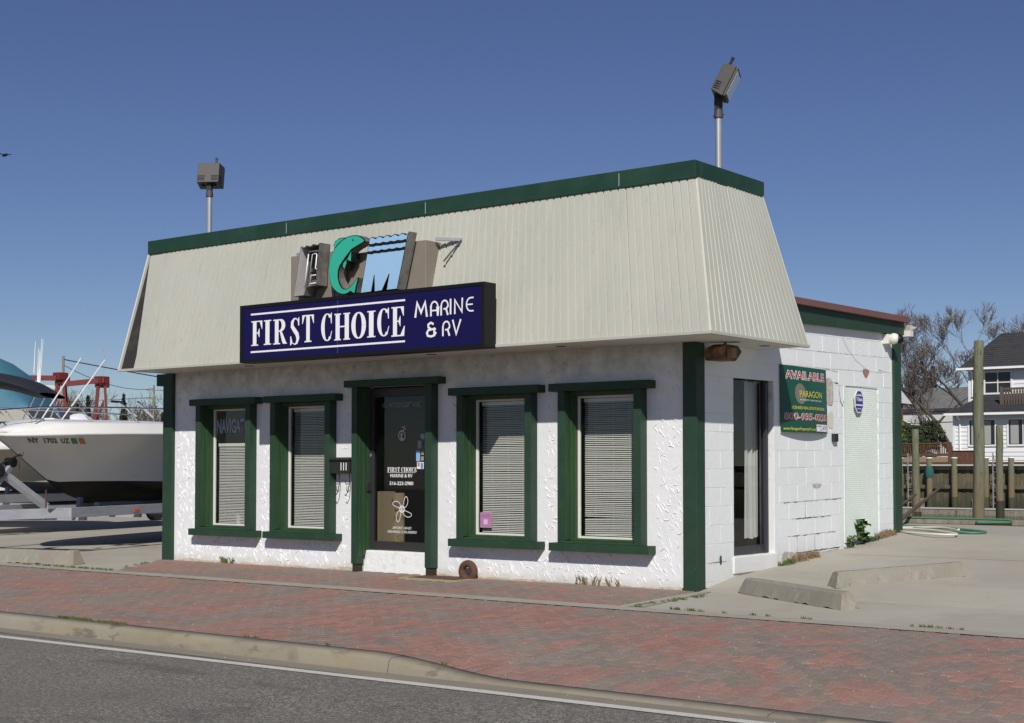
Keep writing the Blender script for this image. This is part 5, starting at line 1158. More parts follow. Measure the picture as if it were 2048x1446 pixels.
B().hexa([(-29.5, 17.4, .9), (-25.2, 20.4, .9), (-26.2, 22, .9), (-30.5, 19, .9)], [(-29.8, 17.0, 1.75), (-24.6, 20.5, 1.9), (-25.6, 22.2, 1.9), (-30.8, 18.9, 1.75)]).build('hull', mat('brown_hull', (.09, .075, .06), .6), dkb, bevel=.08)
B().hexa([(-28.6, 18.3, 1.75), (-27.0, 19.4, 1.75), (-27.6, 20.4, 1.75), (-29.2, 19.3, 1.75)], [(-28.4, 18.6, 2.5), (-27.1, 19.5, 2.5), (-27.6, 20.2, 2.5), (-28.9, 19.3, 2.5)]).build('cabin', mat('tan_cabin', (.25, .18, .12), .7), dkb, bevel=.06)
at0(dkb)
# red travelling hoist: two portal frames
hst = empty('boat_hoist', (-56, 32, 0), 'tall red steel travelling boat hoist standing behind the boats', 'hoist')
hu_, hv = Vector((.79, .61, 0)), Vector((-.80, .60, 0)); H0 = Vector((-56.2, 31.7, 0))
def hp(a, v_, z): return H0+hu_*a+hv*v_+Vector((0, 0, z))
for (a0, zt) in ((-.30, 6.2), (1.85, 6.0), (-5.6, 6.3)):
    for v_ in (0, 3.4):
        B().beam(hp(a0-.62, v_, .4), hp(a0-.17, v_, zt), .15, .22, up=hv).build('leg', redst, hst)
        B().beam(hp(a0+.50, v_, .4), hp(a0+.14, v_, zt), .13, .20, up=hv).build('leg', redst, hst)
        B().beam(hp(a0-.5, v_+.05, 2.3), hp(a0+.4, v_+.05, 2.3), .12, .12, up=hv).build('brace', redst, hst)
        B().beam(hp(a0-.55, v_+.15, 2.9), hp(a0+.1, v_+.15, 4.8), .07, .07, up=hv).build('brace', redst, hst)
        B().box(-.27, .27, -.3, .3, -.2, .2).build('gearbox', redst, hst, loc=hp(a0, v_, zt-.15), bevel=.04)
        B().tube([hp(a0-.9, v_-.2, .5), hp(a0-.9, v_+.2, .5)], .5, 16).build('wheel', rubber, hst)
for a0, a1, z0, z1 in ((-5.6, -.5, 6.0, 5.95), (.0, 2.0, 5.65, 5.85)):
    B().beam(hp(a0, -.2, z0), hp(a1, -.2, z1), .2, .26).build('top_beam', redst, hst)
for a0 in (-.30, 1.85): B().beam(hp(a0, 0, 5.9), hp(a0, 3.4, 5.9), .22, .3).build('cross_beam', redst, hst)
inv = Matrix.Translation(-Vector(hst.location))
for o in hst.children: o.matrix_parent_inverse = inv if o.name.split('.')[0] != 'gearbox' else inv
# poles and wires
p = empty('utility_pole', (-60.6, 34.6, 0), 'plain round wooden pole rising behind the red hoist', 'pole'); B().tube([(0, 0, 0), (0, 0, 7.5)], [.09, .075], 10).build('pole_shaft', woodg, p)
p2 = empty('utility_pole', (-84.9, 60.1, 0), 'far grey utility pole with two crossarms left of the shop', 'pole')
B().tube([(0, 0, 0), (0, 0, 7.9)], [.09, .07], 8).build('pole_shaft', woodg, p2)
for z in (7.5, 6.8):
    B().beam(hu_*-.62+Vector((0, 0, z)), hu_*.62+Vector((0, 0, z-.03)), .08, .08).build('crossarm', woodg, p2)
    for t in (-.55, -.3, .3, .55): B().tube([hu_*t+Vector((0, 0, z+.04)), hu_*t+Vector((0, 0, z+.13))], .025, 6).build('insulator', grey, p2)
ant = empty('radio_mast', (-125.4, 85.3, 0), 'thin lattice radio mast far behind the hoist', 'mast')
for i in range(3): B().tube([(.2*cos(i*2.1), .2*sin(i*2.1), 0), (.05*cos(i*2.1), .05*sin(i*2.1), 14.9)], .022, 4).build('mast_leg', grey, ant)
b = B()
for i in range(24): b.beam((.12*cos(i*2.1), .12*sin(i*2.1), 3+i*.5), (.12*cos(i*2.1+2.1), .12*sin(i*2.1+2.1), 3.4+i*.5), .015, .015)
b.build('lattice', grey, ant, kind='stuff')
def wire(a, c, sag, label, r=.02, n=14):
    a, c = Vector(a), Vector(c); pts = [a.lerp(c, i/n)-Vector((0, 0, sag*4*(i/n)*(1-i/n))) for i in range(n+1)]
    return tag(B().tube(pts, r, 4).build('overhead_wire', blackm, origin=tuple(a)), label, 'wire')
wire((-60.5, 34.6, 7.3), (-49, 43.5, 5.0), .15, 'black cable running down to the right from the plain wooden pole', .03)
wire((-84.9, 60.1, 7.6), (-60.6, 34.6, 7.0), .5, 'upper wire between the plain pole and the crossarm pole')
wire((-84.9, 60.1, 6.9), (-110, 36, 6.3), .4, 'lower wire left of the crossarm pole')
wire((-84.9, 60.1, 7.5), (-50, 95, 6.5), .5, 'wire running right from the crossarm pole towards the shop eave')
# ------------------------------------------------------------------ trees
def tree(name, base_, h, label, m_, seed, depth=5, spread=.5, lean=(0, 0), cat='tree', r0=None, twigs=3, group=None, kids=(2, 3), trunk_f=.32, tm=None):
    rr_ = random.Random(seed); e = empty(name, base_, label, cat, group); tb, tw = B(), B()
    def grow_(p, d, L_, r_, lv):
        n_ = 3; pts = [p]; rad = [r_]; q = p
        for i in range(n_):
            d = (d+Vector((rr_.gauss(0, .12), rr_.gauss(0, .12), rr_.gauss(.02, .06)))).normalized(); q = q+d*L_/n_; pts.append(q); rad.append(max(r_*(1-.38*(i+1)/n_), .011))
        (tb if lv <= 1 else tw).tube(pts, rad, 6 if lv <= 1 else (4 if lv < depth-1 else 3), caps=False)
        if lv >= depth: return
        k_ = rr_.randint(*kids)+(1 if lv >= depth-3 else 0)
        for j in range(k_):
            a = rr_.uniform(0, 2*pi); s_ = spread*rr_.uniform(.55, 1.35); ax_ = Vector((cos(a), sin(a), 0))
            nd = (d+ax_*s_+Vector((0, 0, .12))).normalized()
            start = pts[-1] if j == 0 else pts[rr_.randint(1, 3)]
            grow_(start, nd, L_*rr_.uniform(.62, .86), rad[-1]*rr_.uniform(.6, .85), lv+1)
    grow_(Vector((0, 0, 0)), Vector((lean[0], lean[1], 1)).normalized(), h*trunk_f, r0 or h*.022, 0)
    tb.build('trunk', tm or bark, e, fix=False, smooth=True)
    tw.build('branches', m_, e, fix=False, kind=None)
    return e
tree('bare_tree', (-28.9, 85.2, 1.4), 14.6, 'tall bare spreading tree between the far house and the shop roof', twig, 12, 8, .58, (-.32, -.1), r0=.30, kids=(2, 3), trunk_f=.25)
tree('bare_tree', (-28.0, 88.0, 1.4), 15.8, 'tall bare tree rising directly behind the white house, right of the leaning one', twig, 5, 8, .55, (.02, 0), r0=.27, kids=(2, 3), trunk_f=.25)
tree('bare_tree', (-25.2, 92.0, 1.4), 16.0, 'bare tree with fine twigs above the roof ridge of the white house', twig, 23, 8, .6, (.1, 0), r0=.22, trunk_f=.25)
tree('bare_tree', (-32.6, 90.0, 1.4), 13.0, 'bare tree at the left, half hidden by the shop corner', twig, 31, 8, .6, (-.05, 0), r0=.22, trunk_f=.25)
tree('small_bare_tree', (-26.6, 72.0, 1.45), 4.6, 'small multi-branched bare tree behind the deck', twig, 9, 6, .6, (0, 0), r0=.09, trunk_f=.22)
tree('small_bare_tree', (-27.6, 76.0, 1.45), 4.4, 'smaller bare reddish tree in front of the grey-roofed house', mat('red_twig', (.12, .06, .05), .95), 14, 6, .65, (-.1, 0), r0=.08, trunk_f=.22)
def foliage(name, base_, rx, ry, h, label, m_, seed, n=1500, leaf=.12, cone=False, trunkh=.3, cat='bush', group=None, shape=None):
    rr_ = random.Random(seed); e = empty(name, base_, label, cat, group); b_ = B()
    cl = [(rr_.uniform(-.7, .7), rr_.uniform(-.7, .7), rr_.uniform(.1, .95), rr_.uniform(.22, .42)) for _ in range(16)]
    c_n = 0
    while c_n < n:
        if cone:
            z = rr_.random()**1.3; a = rr_.uniform(0, 2*pi); r_ = (1-z)*rr_.uniform(.55, 1.05)*(1+.25*noise.noise(Vector((cos(a)*2, sin(a)*2, z*6)))); x, y = cos(a)*r_, sin(a)*r_
        else:
            c = rr_.choice(cl); v_ = Vector((rr_.gauss(0, 1), rr_.gauss(0, 1), rr_.gauss(0, 1))).normalized()*c[3]*rr_.uniform(.8, 1.08)
            x, y, z = c[0]*.75+v_.x, c[1]*.75+v_.y, c[2]*.8+v_.z*.8
            if z < 0.02: continue
        p = Vector((x*rx, y*ry, z*h)); l_ = leaf*rr_.uniform(.6, 1.4); u = Vector((rr_.gauss(0, 1), rr_.gauss(0, 1), rr_.gauss(0, 1))).normalized(); w = u.cross(Vector((rr_.gauss(0, 1), rr_.gauss(0, 1), rr_.gauss(0, 1)))).normalized()
        b_.quad(p-u*l_*.5, p+w*l_*.3, p+u*l_*.5, p-w*l_*.3); c_n += 1
    b_.build('crown', m_, e, fix=False)
    B().tube([(0, 0, -.05), (0, 0, h*(.8 if cone else .5))], [max(.03, rx*.08), .02], 6).build('trunk', bark, e)
    return e
foliage('cedar_tree', (-41.2, 112.0, 1.4), 1.7, 1.7, 8.9, 'dark cedar top showing behind the grey roof of the far house', ceda, 41, 2600, .40, True, cat='tree')
foliage('pruned_pine', (-25.4, 69.5, 2.0), 1.75, 1.5, 2.3, 'dark green clipped pine at the left end of the white house', pine, 42, 3800, .16)
foliage('yellow_shrub', (-27.6, 71.5, 1.4), 1.0, .9, 3.0, 'yellow-green shrub beside the brick chimney house', yel, 43, 2200, .16)
foliage('green_shrub', (-26.9, 69.8, 1.4), 1.0, .9, 1.9, 'green shrub low behind the deck railing', pine, 44, 1400, .15)
# far trees on the left
ft = random.Random(99)
FT = lambda px, dd=0: (-91.14+(px-240)*.0416*.792-.83*dd, 61.57+(px-240)*.0416*.61+.56*dd)
far_lb = ['at the far left by the hoist', 'left of the hoist frame', 'behind the middle leg of the hoist', 'in the open frame of the hoist', 'just right of the hoist', 'between the hoist and the crossarm pole', 'left of the crossarm pole', 'right beside the shop eave', 'lowest one, behind the boat rail']
for i, (px_, h_) in enumerate(((120, 8.6), (142, 8.8), (166, 9.0), (183, 8.4), (232, 7.8), (256, 8.6), (277, 8.4), (322, 7.9), (296, 7.0))):
    x, y = FT(px_, ft.uniform(-3, 6)); tree('far_bare_tree', (x, y, 0), h_, 'distant bare brown tree '+far_lb[i], farw, 200+i, 6, .5, (0, 0), r0=.12, trunk_f=.27, kids=(2, 3))
for i, (px_, h_, w_c, lb) in enumerate(((151, 6.3, .95, 'dark evergreen seen through the hoist frame, left one'), (171, 7.0, 1.1, 'taller dark evergreen in the middle of the hoist frame'), (239, 7.1, 1.0, 'pointed dark evergreen between the hoist and the crossarm pole'), (313, 5.6, .5, 'small dark evergreen next to the shop eave'))):
    x, y = FT(px_, -6); foliage('evergreen_tree', (x, y, 0), w_c, w_c, h_, lb, ceda, 60+i, 1500, .30, True, cat='tree')
hb_ = B()
for _ in range(9000):
    t = ft.random(); x, y = FT(-150+t*600, ft.uniform(-1, 3)); z = ft.random()**1.4*(5.2+1.6*noise.noise(Vector((t*30, 0, 0)))); l_ = ft.uniform(.08, .32)
    u = Vector((ft.gauss(0, .5), ft.gauss(0, .5), ft.gauss(0, 1))).normalized(); w = u.cross(Vector((ft.gauss(0, 1), ft.gauss(0, 1), ft.gauss(0, 1)))).normalized()
    p_ = Vector((x, y, z)); hb_.quad(p_-u*l_, p_+w*l_*.35, p_+u*l_, p_-w*l_*.35)
hd = hb_.build('distant_scrub', farw, fix=False, kind='stuff'); hd['label'] = 'brown leafless scrub along the far edge of the boat yard'; hd['category'] = 'scrub'
# ------------------------------------------------------------------ far bank on the right
YB = 63.0
bh = empty('bulkhead', (-20, YB, -1.2), 'weathered timber bulkhead along the far bank of the canal', 'bulkhead')
def bhp(o): o.matrix_parent_inverse = Matrix.Translation((20, -YB, 1.2)); return o
plank_mesh = B().box(-.118, .118, -.03, .03, -1.4, 1.28).build('plank', woodd).data; bpy.data.objects.remove(bpy.data.objects['plank'])
for i in range(64):
    o = bpy.data.objects.new('plank', plank_mesh); COL.objects.link(o); o.parent = bh; bhp(o); o.location = (-27.5+i*.245, YB+.03+(i % 2)*.03, 0)
bhp(B().box(-60, -27.7, YB-.03, YB+.06, -2, 1.28).box(-11.8, 40, YB-.03, YB+.06, -2, 1.28).build('plank_wall', woodd, bh))
bhp(B().box(-60, 40, YB-.42, YB+.25, 1.41, 1.49).build('cap_board', mat('bleached_cap', (.45, .44, .42), .9), bh)); bhp(B().box(-60, 40, YB-.20, YB-.05, 1.20, 1.41).build('cap_beam', woodg, bh)); bhp(B().box(-60, 40, YB-.20, YB-.04, .18, .38).build('wale', woodd, bh))
for i in range(-7, 9): bhp(B().box(-23.0+i*3.1, -22.5+i*3.1, YB-.12, YB-.031, -1.2, -.35).build('bolt_block', woodg, bh))
pl_lb = ['farthest left, hidden behind the shop', 'second behind the shop corner', 'just inside the shop corner', 'at the left ladder beside the shop corner', 'below the deck railing, wrapped in green net', 'at the left corner of the white house', 'half hidden by the tall piling', 'right of the tall piling and the thin one', 'before the moored boat at the right edge', 'outermost at the right']
for i, x in enumerate((-28.4, -26.9, -25.35, -23.79, -22.14, -20.75, -19.04, -17.7, -16.2, -14.7)):
    e = empty('bulkhead_piling', (x, YB-.36, -1.3), 'white-capped bulkhead piling '+pl_lb[i], 'piling', 'short pilings along the far bulkhead')
    B().tube([(0, 0, -.6), (0, 0, 3.12)], [.165, .155], 12).build('shaft', woodp, e, smooth=False); B().tube([(0, 0, 3.12), (0, 0, 3.17)], [.17, .16], 12).build('cap', whitep, e)
    B().tube([(0, 0, -.62), (0, 0, 1.05)], [.169, .165], 12).build('wet_band', mat('algae_wood', (.05, .05, .018), .8), e)
    if i == 4: B().grid(lambda u, v: ((.17+.06*sin(v*pi)+.012*sin(u*37+v*9))*cos(u*2*pi), (.17+.06*sin(v*pi))*sin(u*2*pi), 2.05+v*.62+.03*sin(u*17)), 26, 8).build('net', mat('green_net', (.02, .10, .085), .9), e, fix=False)
for i, x in enumerate((-23.3, -18.62)):
    l_ = empty('dock_ladder', (x, YB-.5, -1), ['left metal ladder hoops on the far bulkhead', 'right metal ladder hoops on the far bulkhead, beyond the tall piling'][i], 'ladder')
    for dx in (0, .32): B().tube([(dx, 0, -.2), (dx, 0, 2.6+(.5 if dx == 0 else .1)), (dx+.02, .2, 2.65)], .03, 6).build('rail', steel, l_)
    for k in range(7): B().tube([(0, 0, .1+k*.33), (.32, 0, .1+k*.33)], .018, 5).build('rung', steel, l_)
dock = empty('floating_dock', (-20, YB-2, -1), 'grey floating dock along the foot of the far bulkhead', 'dock')
for i in range(9):
    B().box(-60+i*10+.03, -50+i*10-.03, YB-2.2-(-0), YB-.9, -1.16, -.86).build('dock_section', woodg, dock).matrix_parent_inverse = Matrix.Translation((20, -YB+2, 1))
    B().box(-60+i*10, -50+i*10-.05, YB-2.24, YB-.88, -.859, -.82).build('deck_edge', mat('bleached_cap', (0, 0, 0)), dock).matrix_parent_inverse = Matrix.Translation((20, -YB+2, 1))
# deck and railing behind the bulkhead
dkk = empty('garden_deck', (-23, 64.6, 1.5), 'brown timber deck with railing behind the bulkhead, left of the white house', 'deck')
def dkp(o): o.matrix_parent_inverse = Matrix.Translation((23, -64.6, -1.5)); return o
dkp(B().box(-26, -21.6, 64.3, 67.9, 1.5, 1.9).build('platform', mat('deck_skirt', (.26, .20, .12), .9), dkk))
for i in range(36): dkp(B().box(-24.6+i*.084*1.0, -24.6+i*.084+.012, 64.29, 64.30, 1.5, 1.88).build('skirt_gap', redwood, dkk)) if False else None
for (z0, z1) in ((2.62, 2.70), (1.95, 2.10)): dkp(B().box(-24.75, -21.55, 64.30, 64.42, z0, z1).build('rail', redwood, dkk))
for i in range(26): dkp(B().box(-24.66+i*.122, -24.615+i*.122, 64.34, 64.385, 2.10, 2.62).build('baluster', redwood, dkk))
for x in (-24.75, -21.65): dkp(B().box(x-.07, x+.09, 64.28, 64.44, 1.5, 2.72).build('rail_post', redwood, dkk))
dkp(B().box(-26, -12, 63.6, 64.2, 1.40, 1.62).build('boardwalk_edge', redwood, dkk))
bn = empty('storage_bench', (-21.2, 64.9, 1.6), 'brown wooden planter box in front of the white house', 'planter'); B().box(-.6, .95, -.25, .25, 0, .62).build('box', redwood, bn); B().box(-.66, 1.0, -.3, .3, .621, .66).build('rim', redwood, bn)
cg = tag(B().grid(lambda u, v: (-22.9+.42*cos(u*2*pi)*sin(v*pi), 64.9+.4*sin(u*2*pi)*sin(v*pi), 2.08-.22*cos(v*pi)+.03*sin(u*20)), 18, 8).build('covered_grill', shrink, smooth=True, origin=(-22.9, 64.9, 1.9)), 'white bundled cover behind the deck railing', 'cover')
# ------------------------------------------------------------------ the white house
hs2 = empty('white_house', (-18, 72, 1.4), 'white two-storey house with charcoal shingle roofs across the canal', 'house')
def hp2(o): o.matrix_parent_inverse = Matrix.Translation((18, -72, -1.4)); return o
hp2(B().box(-22.81, -8, 68.06, 76, 1.3, 4.4).build('lower_wall', whitew, hs2)); hp2(B().box(-22.97, -8, 71.06, 78, 4.4, 7.15).build('upper_wall', whitew, hs2))
lw = [(-21.86, -20.40), (-19.62, -18.0), (-17.2, -15.6)]; uw = [(-21.98, -20.48)]
def boards(x0, x1, z0, z1, y, holes, hz, step):
    z = z0
    while z < z1-.02:
        zt = min(z+step, z1); segs = [(x0, x1)]
        for h0, h1 in holes:
            if hz[0] < (z+zt)/2 < hz[1]: segs = [q for a, c in segs for q in ((a, min(c, h0)), (max(a, h1), c)) if q[1]-q[0] > .02]
        for a, c in segs:
            hp2(B().hexa([(a, y-.045, z), (c, y-.045, z), (c, y, z), (a, y, z)], [(a, y-.008, zt-.004), (c, y-.008, zt-.004), (c, y, zt-.004), (a, y, zt-.004)]).build('siding_board', whitew, hs2))
        z += step
boards(-22.7, -14, 1.5, 4.36, 68.055, [(a-.10, c+.10) for a, c in lw], (2.5, 4.12), .235)
boards(-22.87, -14, 5.5, 7.1, 71.055, [(a-.10, c+.10) for a, c in uw], (5.62, 7.0), .235)
hp2(B().box(-22.83, -22.70, 67.99, 68.055, 1.4, 4.38).build('corner_board', whitew, hs2)); hp2(B().box(-23.0, -22.87, 70.99, 71.055, 4.9, 7.12).build('corner_board', whitew, hs2))
def hwin(x0, x1, z0, z1, y, n, double=False):
    f = hp2(B().box(x0-.10, x1+.10, y-.08, y-.02, z1, z1+.10).box(x0-.10, x1+.10, y-.08, y-.02, z0-.10, z0).box(x0-.10, x0, y-.08, y-.02, z0, z1).box(x1, x1+.10, y-.08, y-.02, z0, z1).build('window', whitew, hs2))
    w = (x1-x0)/n
    for i in range(n):
        a, c = x0+i*w+.02, x0+(i+1)*w-.02
        B().box(a, c, y-.035, y-.022, z0, z1).build('pane', winm, f)
        if i: B().box(a-.05, a-.001, y-.07, y-.02, z0, z1).build('mullion', whitew, f)
        if double: B().box(a, c, y-.06, y-.036, (z0+z1)/2-.03, (z0+z1)/2+.03).build('sash_bar', whitew, f)
        else:
            q = B().grid(lambda u, v: (a+.08+(c-a-.14)*u*.72, y-.037+.002*sin(u*40), z0+.04+(z1-z0-.08)*v), 20, 1).build('curtain', curt, f, fix=False)
for a, c in lw: hwin(a, c, 2.62, 4.02, 68.055, 2)
for a, c in uw: hwin(a, c, 5.72, 6.92, 71.055, 2, True)
# skirt roof over the ground floor, hipped main roof: courses of shingles
def roof_slope(pt, rows, name, parentm):
    for i in range(rows):
        t0, t1 = i/rows, (i+1)/rows; b_ = B(); a, c, d_, e_ = pt(0, t0), pt(1, t0), pt(1, t1), pt(0, t1); up_ = Vector((0, -.01, .028))
        b_.hexa([Vector(a), Vector(c), Vector(d_), Vector(e_)], [Vector(a)+up_, Vector(c)+up_, Vector(d_)+up_*.15, Vector(e_)+up_*.15]); hp2(b_.build('shingle_course', shing, hs2))
roof_slope(lambda u, v: (-23.05+v*1.05+u*(15-v), 67.55+v*3.5, 4.42+v*1.22), 11, 'lower', hs2)
roof_slope(lambda u, v: (-23.4+v*1.5+u*(15.5-v*1.5), 70.5+v*3.2, 7.2+v*2.25), 16, 'upper', hs2)
hp2(B().hexa([(-23.0, 67.6, 4.36), (-8, 67.6, 4.36), (-8, 71, 4.36), (-23.0, 71, 4.36)], [(-22.95, 67.6, 4.41), (-8, 67.6, 4.41), (-8, 71.04, 5.6), (-22.0, 71.04, 5.6)]).build('lower_roof', shing, hs2))
hp2(B().hexa([(-23.35, 70.55, 7.12), (-8, 70.55, 7.12), (-8, 78, 7.12), (-23.35, 78, 7.12)], [(-21.95, 73.7, 9.40), (-8, 73.7, 9.40), (-8, 75.2, 9.40), (-21.95, 75.2, 9.40)]).build('upper_roof', shing, hs2))
hp2(B().box(-23.15, -8, 67.40, 67.54, 4.30, 4.43).build('gutter', whitep, hs2)); hp2(B().box(-23.5, -8, 70.36, 70.5, 7.08, 7.21).build('gutter', whitep, hs2))
hp2(B().tube([(-22.4, 67.5, 4.3), (-22.4, 67.75, 4.12), (-22.4, 67.96, 4.05), (-22.4, 67.96, 1.5)], .05, 6).build('downpipe', whitep, hs2)); hp2(B().tube([(-22.7, 70.45, 7.1), (-22.7, 70.8, 6.9), (-22.75, 70.98, 6.85), (-22.75, 70.98, 5.5)], .05, 6).build('downpipe', whitep, hs2))
hp2(B().box(-20.35, -17, 69.0, 71, 4.55, 4.72).build('balcony', woodg, hs2))
for i in range(15): hp2(B().box(-20.3+i*.16, -20.2+i*.16, 68.98, 69.02, 4.73, 5.75).build('balcony_slat', mat('brown_balcony', (.10, .078, .06), .9), hs2))
hp2(B().box(-20.4, -17, 68.95, 69.06, 5.76, 5.88).build('balcony_rail', mat('brown_balcony', (0, 0, 0)), hs2)); hp2(B().box(-20.42, -20.28, 68.94, 69.08, 4.45, 5.95).build('balcony_post', mat('brown_balcony', (0, 0, 0)), hs2))
# grey-roofed house and chimney house
fh = empty('grey_roof_house', (-36, 103, 1.4), 'distant pale house with a broad grey roof seen between the trees', 'house')
B().box(-4.5, 5, -2.5, 5, 0, 4.7).build('wall', mat('offwhite_wall', (.55, .55, .54), .9), fh); B().hexa([(-5, -3, 4.7), (5.5, -3, 4.7), (5.5, 5.5, 4.7), (-5, 5.5, 4.7)], [(-3.2, 1.2, 6.6), (4, 1.2, 6.6), (4, 1.6, 6.6), (-3.2, 1.6, 6.6)]).build('roof', shing2, fh)
for x in (-3.4, -1.2, 1.4, 3.4):
    f = B().box(x, x+.9, -2.56, -2.501, 2.2, 3.6).build('window', whitep, fh); B().box(x+.08, x+.82, -2.58, -2.561, 2.3, 3.5).build('pane', winm, f)
chh = empty('chimney_house', (-29.1, 72.5, 1.4), 'white cottage with red brick chimney at the shop corner, dark window', 'house')
B().box(-3, 1.55, -1, 4, 0, 1.95).build('wall', whitew, chh); B().hexa([(-3.2, -1.3, 1.95), (1.85, -1.3, 1.95), (1.85, 4.2, 1.95), (-3.2, 4.2, 1.95)], [(-3, 1, 3.0), (.6, 1, 3.0), (.6, 1.4, 3.0), (-3, 1.4, 3.0)]).build('roof', shing, chh)
B().box(.75, 1.38, -.6, .1, 2.0, 4.2).build('chimney', chimb, chh); B().prism([(-.9, 3.9), (1.6, 3.9), (-.2, 6.2), (-.9, 6.2)], lambda u, v, d: (u, d, v), -.9, 1).build('gable', mat('pale_gable', (.5, .5, .5), .8), chh)
f = B().box(.95, 1.5, -1.06, -1.001, .75, 1.7).build('window', whitep, chh); B().box(1.02, 1.26, -1.08, -1.061, .8, 1.65).build('pane', winm, f)
wire((-60, 95, 5.55), (-18, 95, 6.15), .3, 'upper power line crossing in front of the grey roof', .035); wire((-60, 95, 4.9), (-18, 95, 5.2), .3, 'lower power line crossing in front of the grey roof', .035)
# ------------------------------------------------------------------ near bank of the canal
def piling(loc, z0, z1, r0_, r1_, label, lean=(0, 0), name='mooring_piling', group=None, wet=-.2):
    e = empty(name, loc, label, 'piling', group); L_ = z1-z0; n_ = 14; rr_ = random.Random(int(loc[0]*10)); pts, rad = [], []
    for i in range(n_+1): t = i/n_; pts.append(Vector((lean[0]*t+.012*rr_.uniform(-1, 1), lean[1]*t, z0+L_*t))); rad.append((r0_+(r1_-r0_)*t)*rr_.uniform(.975, 1.025))
    pts += [pts[-1]+Vector((0, 0, .02))]; rad += [rad[-1]*.86]
    B().tube(pts, rad, 20).build('shaft', woodp, e, smooth=True, fix=False)
    if wet > -.5: B().tube([(0, 0, z0), (0, 0, wet)], [r0_*1.02, r0_*1.005], 18).build('wet_foot', mat('wet_foot', (.035, .03, .016), .8), e)
    return e
piling((-3.52, 18.2, 0), -1.6, 4.12, .142, .108, 'tall thick greenish timber piling in front of the white house', (.06, 0), wet=-1)
piling((-7.7, 25.1, 0), -1.6, 2.36, .115, .095, 'thin weathered piling left of the tall one, in front of the deck', (-.03, 0), wet=.1)
piling((-5.88, 26.5, 0), -1.6, 2.47, .115, .095, 'thin piling right of the tall one with dark wet foot', (0, 0), wet=.4)
tb_ = empty('timber_beam', (-2.0, 7.9, .47), 'long weathered timber kerb at the edge of the slab by the canal', 'timber')
B().box(-3.5, 2.72, -.10, .10, 0, .065).build('beam', woodg, tb_, bevel=.01)
tb2 = tag(B().box(.74, 3.2, 7.72, 7.98, .47, .55).build('timber_block', woodg, bevel=.012, origin=(1.9, 7.85, .47)), 'darker timber block at the right edge of the slab', 'timber')
def hose(pts, r_, m_, label):
    q = catmull([(p[0], p[1]) for p in pts], 8, False); zz = [p[2] for p in pts]; n_ = len(q)
    P_ = [Vector((x, y, zz[min(int(i/(n_-1)*(len(zz)-1)), len(zz)-2)]*(1-((i/(n_-1)*(len(zz)-1)) % 1))+zz[min(int(i/(n_-1)*(len(zz)-1))+1, len(zz)-1)]*((i/(n_-1)*(len(zz)-1)) % 1))) for i, (x, y) in enumerate(q)]
    return tag(B().tube(P_, r_, 8).build('garden_hose', m_, smooth=True, origin=tuple(P_[0])), label, 'hose')
hose([(-1.6, 6.2, .47), (-.6, 6.7, .47), (.3, 6.35, .47), (1.05, 5.75, .46), (.98, 5.35, .46), (.4, 5.7, .46), (-.3, 6.3, .47), (-1.5, 6.7, .49)], .017, hoseg, 'green garden hose coiled on the slab behind the shop corner')
hose([(-1.0, 6.0, .47), (.0, 5.9, .47), (.7, 5.35, .46), (.95, 4.98, .45), (.7, 4.88, .45), (.2, 5.2, .45), (-.2, 5.7, .455), (-.3, 6.15, .47), (.3, 6.1, .49), (.75, 5.6, .475)], .015, hosew, 'white hose looped in front of the green one')
hose([(-3.5, 7.85, .555), (-2, 7.83, .555), (0, 7.86, .555), (.62, 7.82, .555), (.75, 7.77, .52), (.2, 7.76, .50)], .017, hoseg, 'green hose laid along the top of the timber kerb')
for a_, c_3, lb in (((-.6, 6.6, .47), (-1.2, 10.1, 1.02), 'longer bare stick leaning across the timber kerb'), ((-1.2, 7.4, .5), (-1.75, 10.3, .86), 'shorter thin stick leaning beside the longer one')):
    a2 = Vector(a_); d_ = Vector(c_3)-a2; tag(B().tube([a2, a2+d_*.3+Vector((.02, 0, .02)), a2+d_*.7+Vector((-.02, 0, -.02)), a2+d_], [.034, .03, .026, .02], 8).build('wooden_stick', mat('brown_stick', (.09, .06, .045), .9), origin=a_), lb, 'stick')
sb = empty('moored_boat', (-6.0, 32.4, -1.15), 'bow of a white and navy motorboat at the right edge of the canal', 'boat')
nb = mat('navy_hull', (.02, .025, .09), .25)
b = B(); b.hexa([(-.35, -.3, 0), (6, -.9, 0), (6, .9, 0), (-.35, .3, 0)], [(-1.0, -.03, .78), (6, -1.2, .78), (6, 1.2, .78), (-1.0, .03, .78)]); b.build('hull', nb, sb, bevel=.03)
b = B(); b.hexa([(-1.0, -.03, .785), (6, -1.2, .785), (6, 1.2, .785), (-1.0, .03, .785)], [(-1.15, -.02, 1.12), (6, -1.25, 1.2), (6, 1.25, 1.2), (-1.15, .02, 1.12)]); b.build('topside', hullw, sb, bevel=.03)
B().tube([(-1.2, 0, 1.62), (-.3, -.5, 1.66), (1.5, -1.0, 1.66)], .02, 6).build('bow_rail', chrome, sb); B().tube([(-1.2, 0, 1.62), (-.7, -.1, 1.15)], .018, 6).build('rail_post', chrome, sb); B().tube([(-.6, -.3, 1.62), (-.1, -.4, 1.2)], .018, 6).build('rail_post', chrome, sb)
B().hexa([(.2, -.5, 1.19), (4, -.8, 1.19), (4, .8, 1.19), (.2, .5, 1.19)], [(1, -.4, 1.6), (4, -.7, 1.7), (4, .7, 1.7), (1, .4, 1.6)]).build('cabin', hullw, sb, bevel=.05)
bird = empty('flying_bird', (-27.5, 9.4, 9.95), 'small dark bird in flight high at the left of the sky', 'bird')
bb = B().tube([(-.12, 0, 0), (-.02, 0, .01), (.1, 0, .02), (.16, 0, .02)], [.012, .04, .035, .01], 8).build('body', gblack, bird, smooth=True)
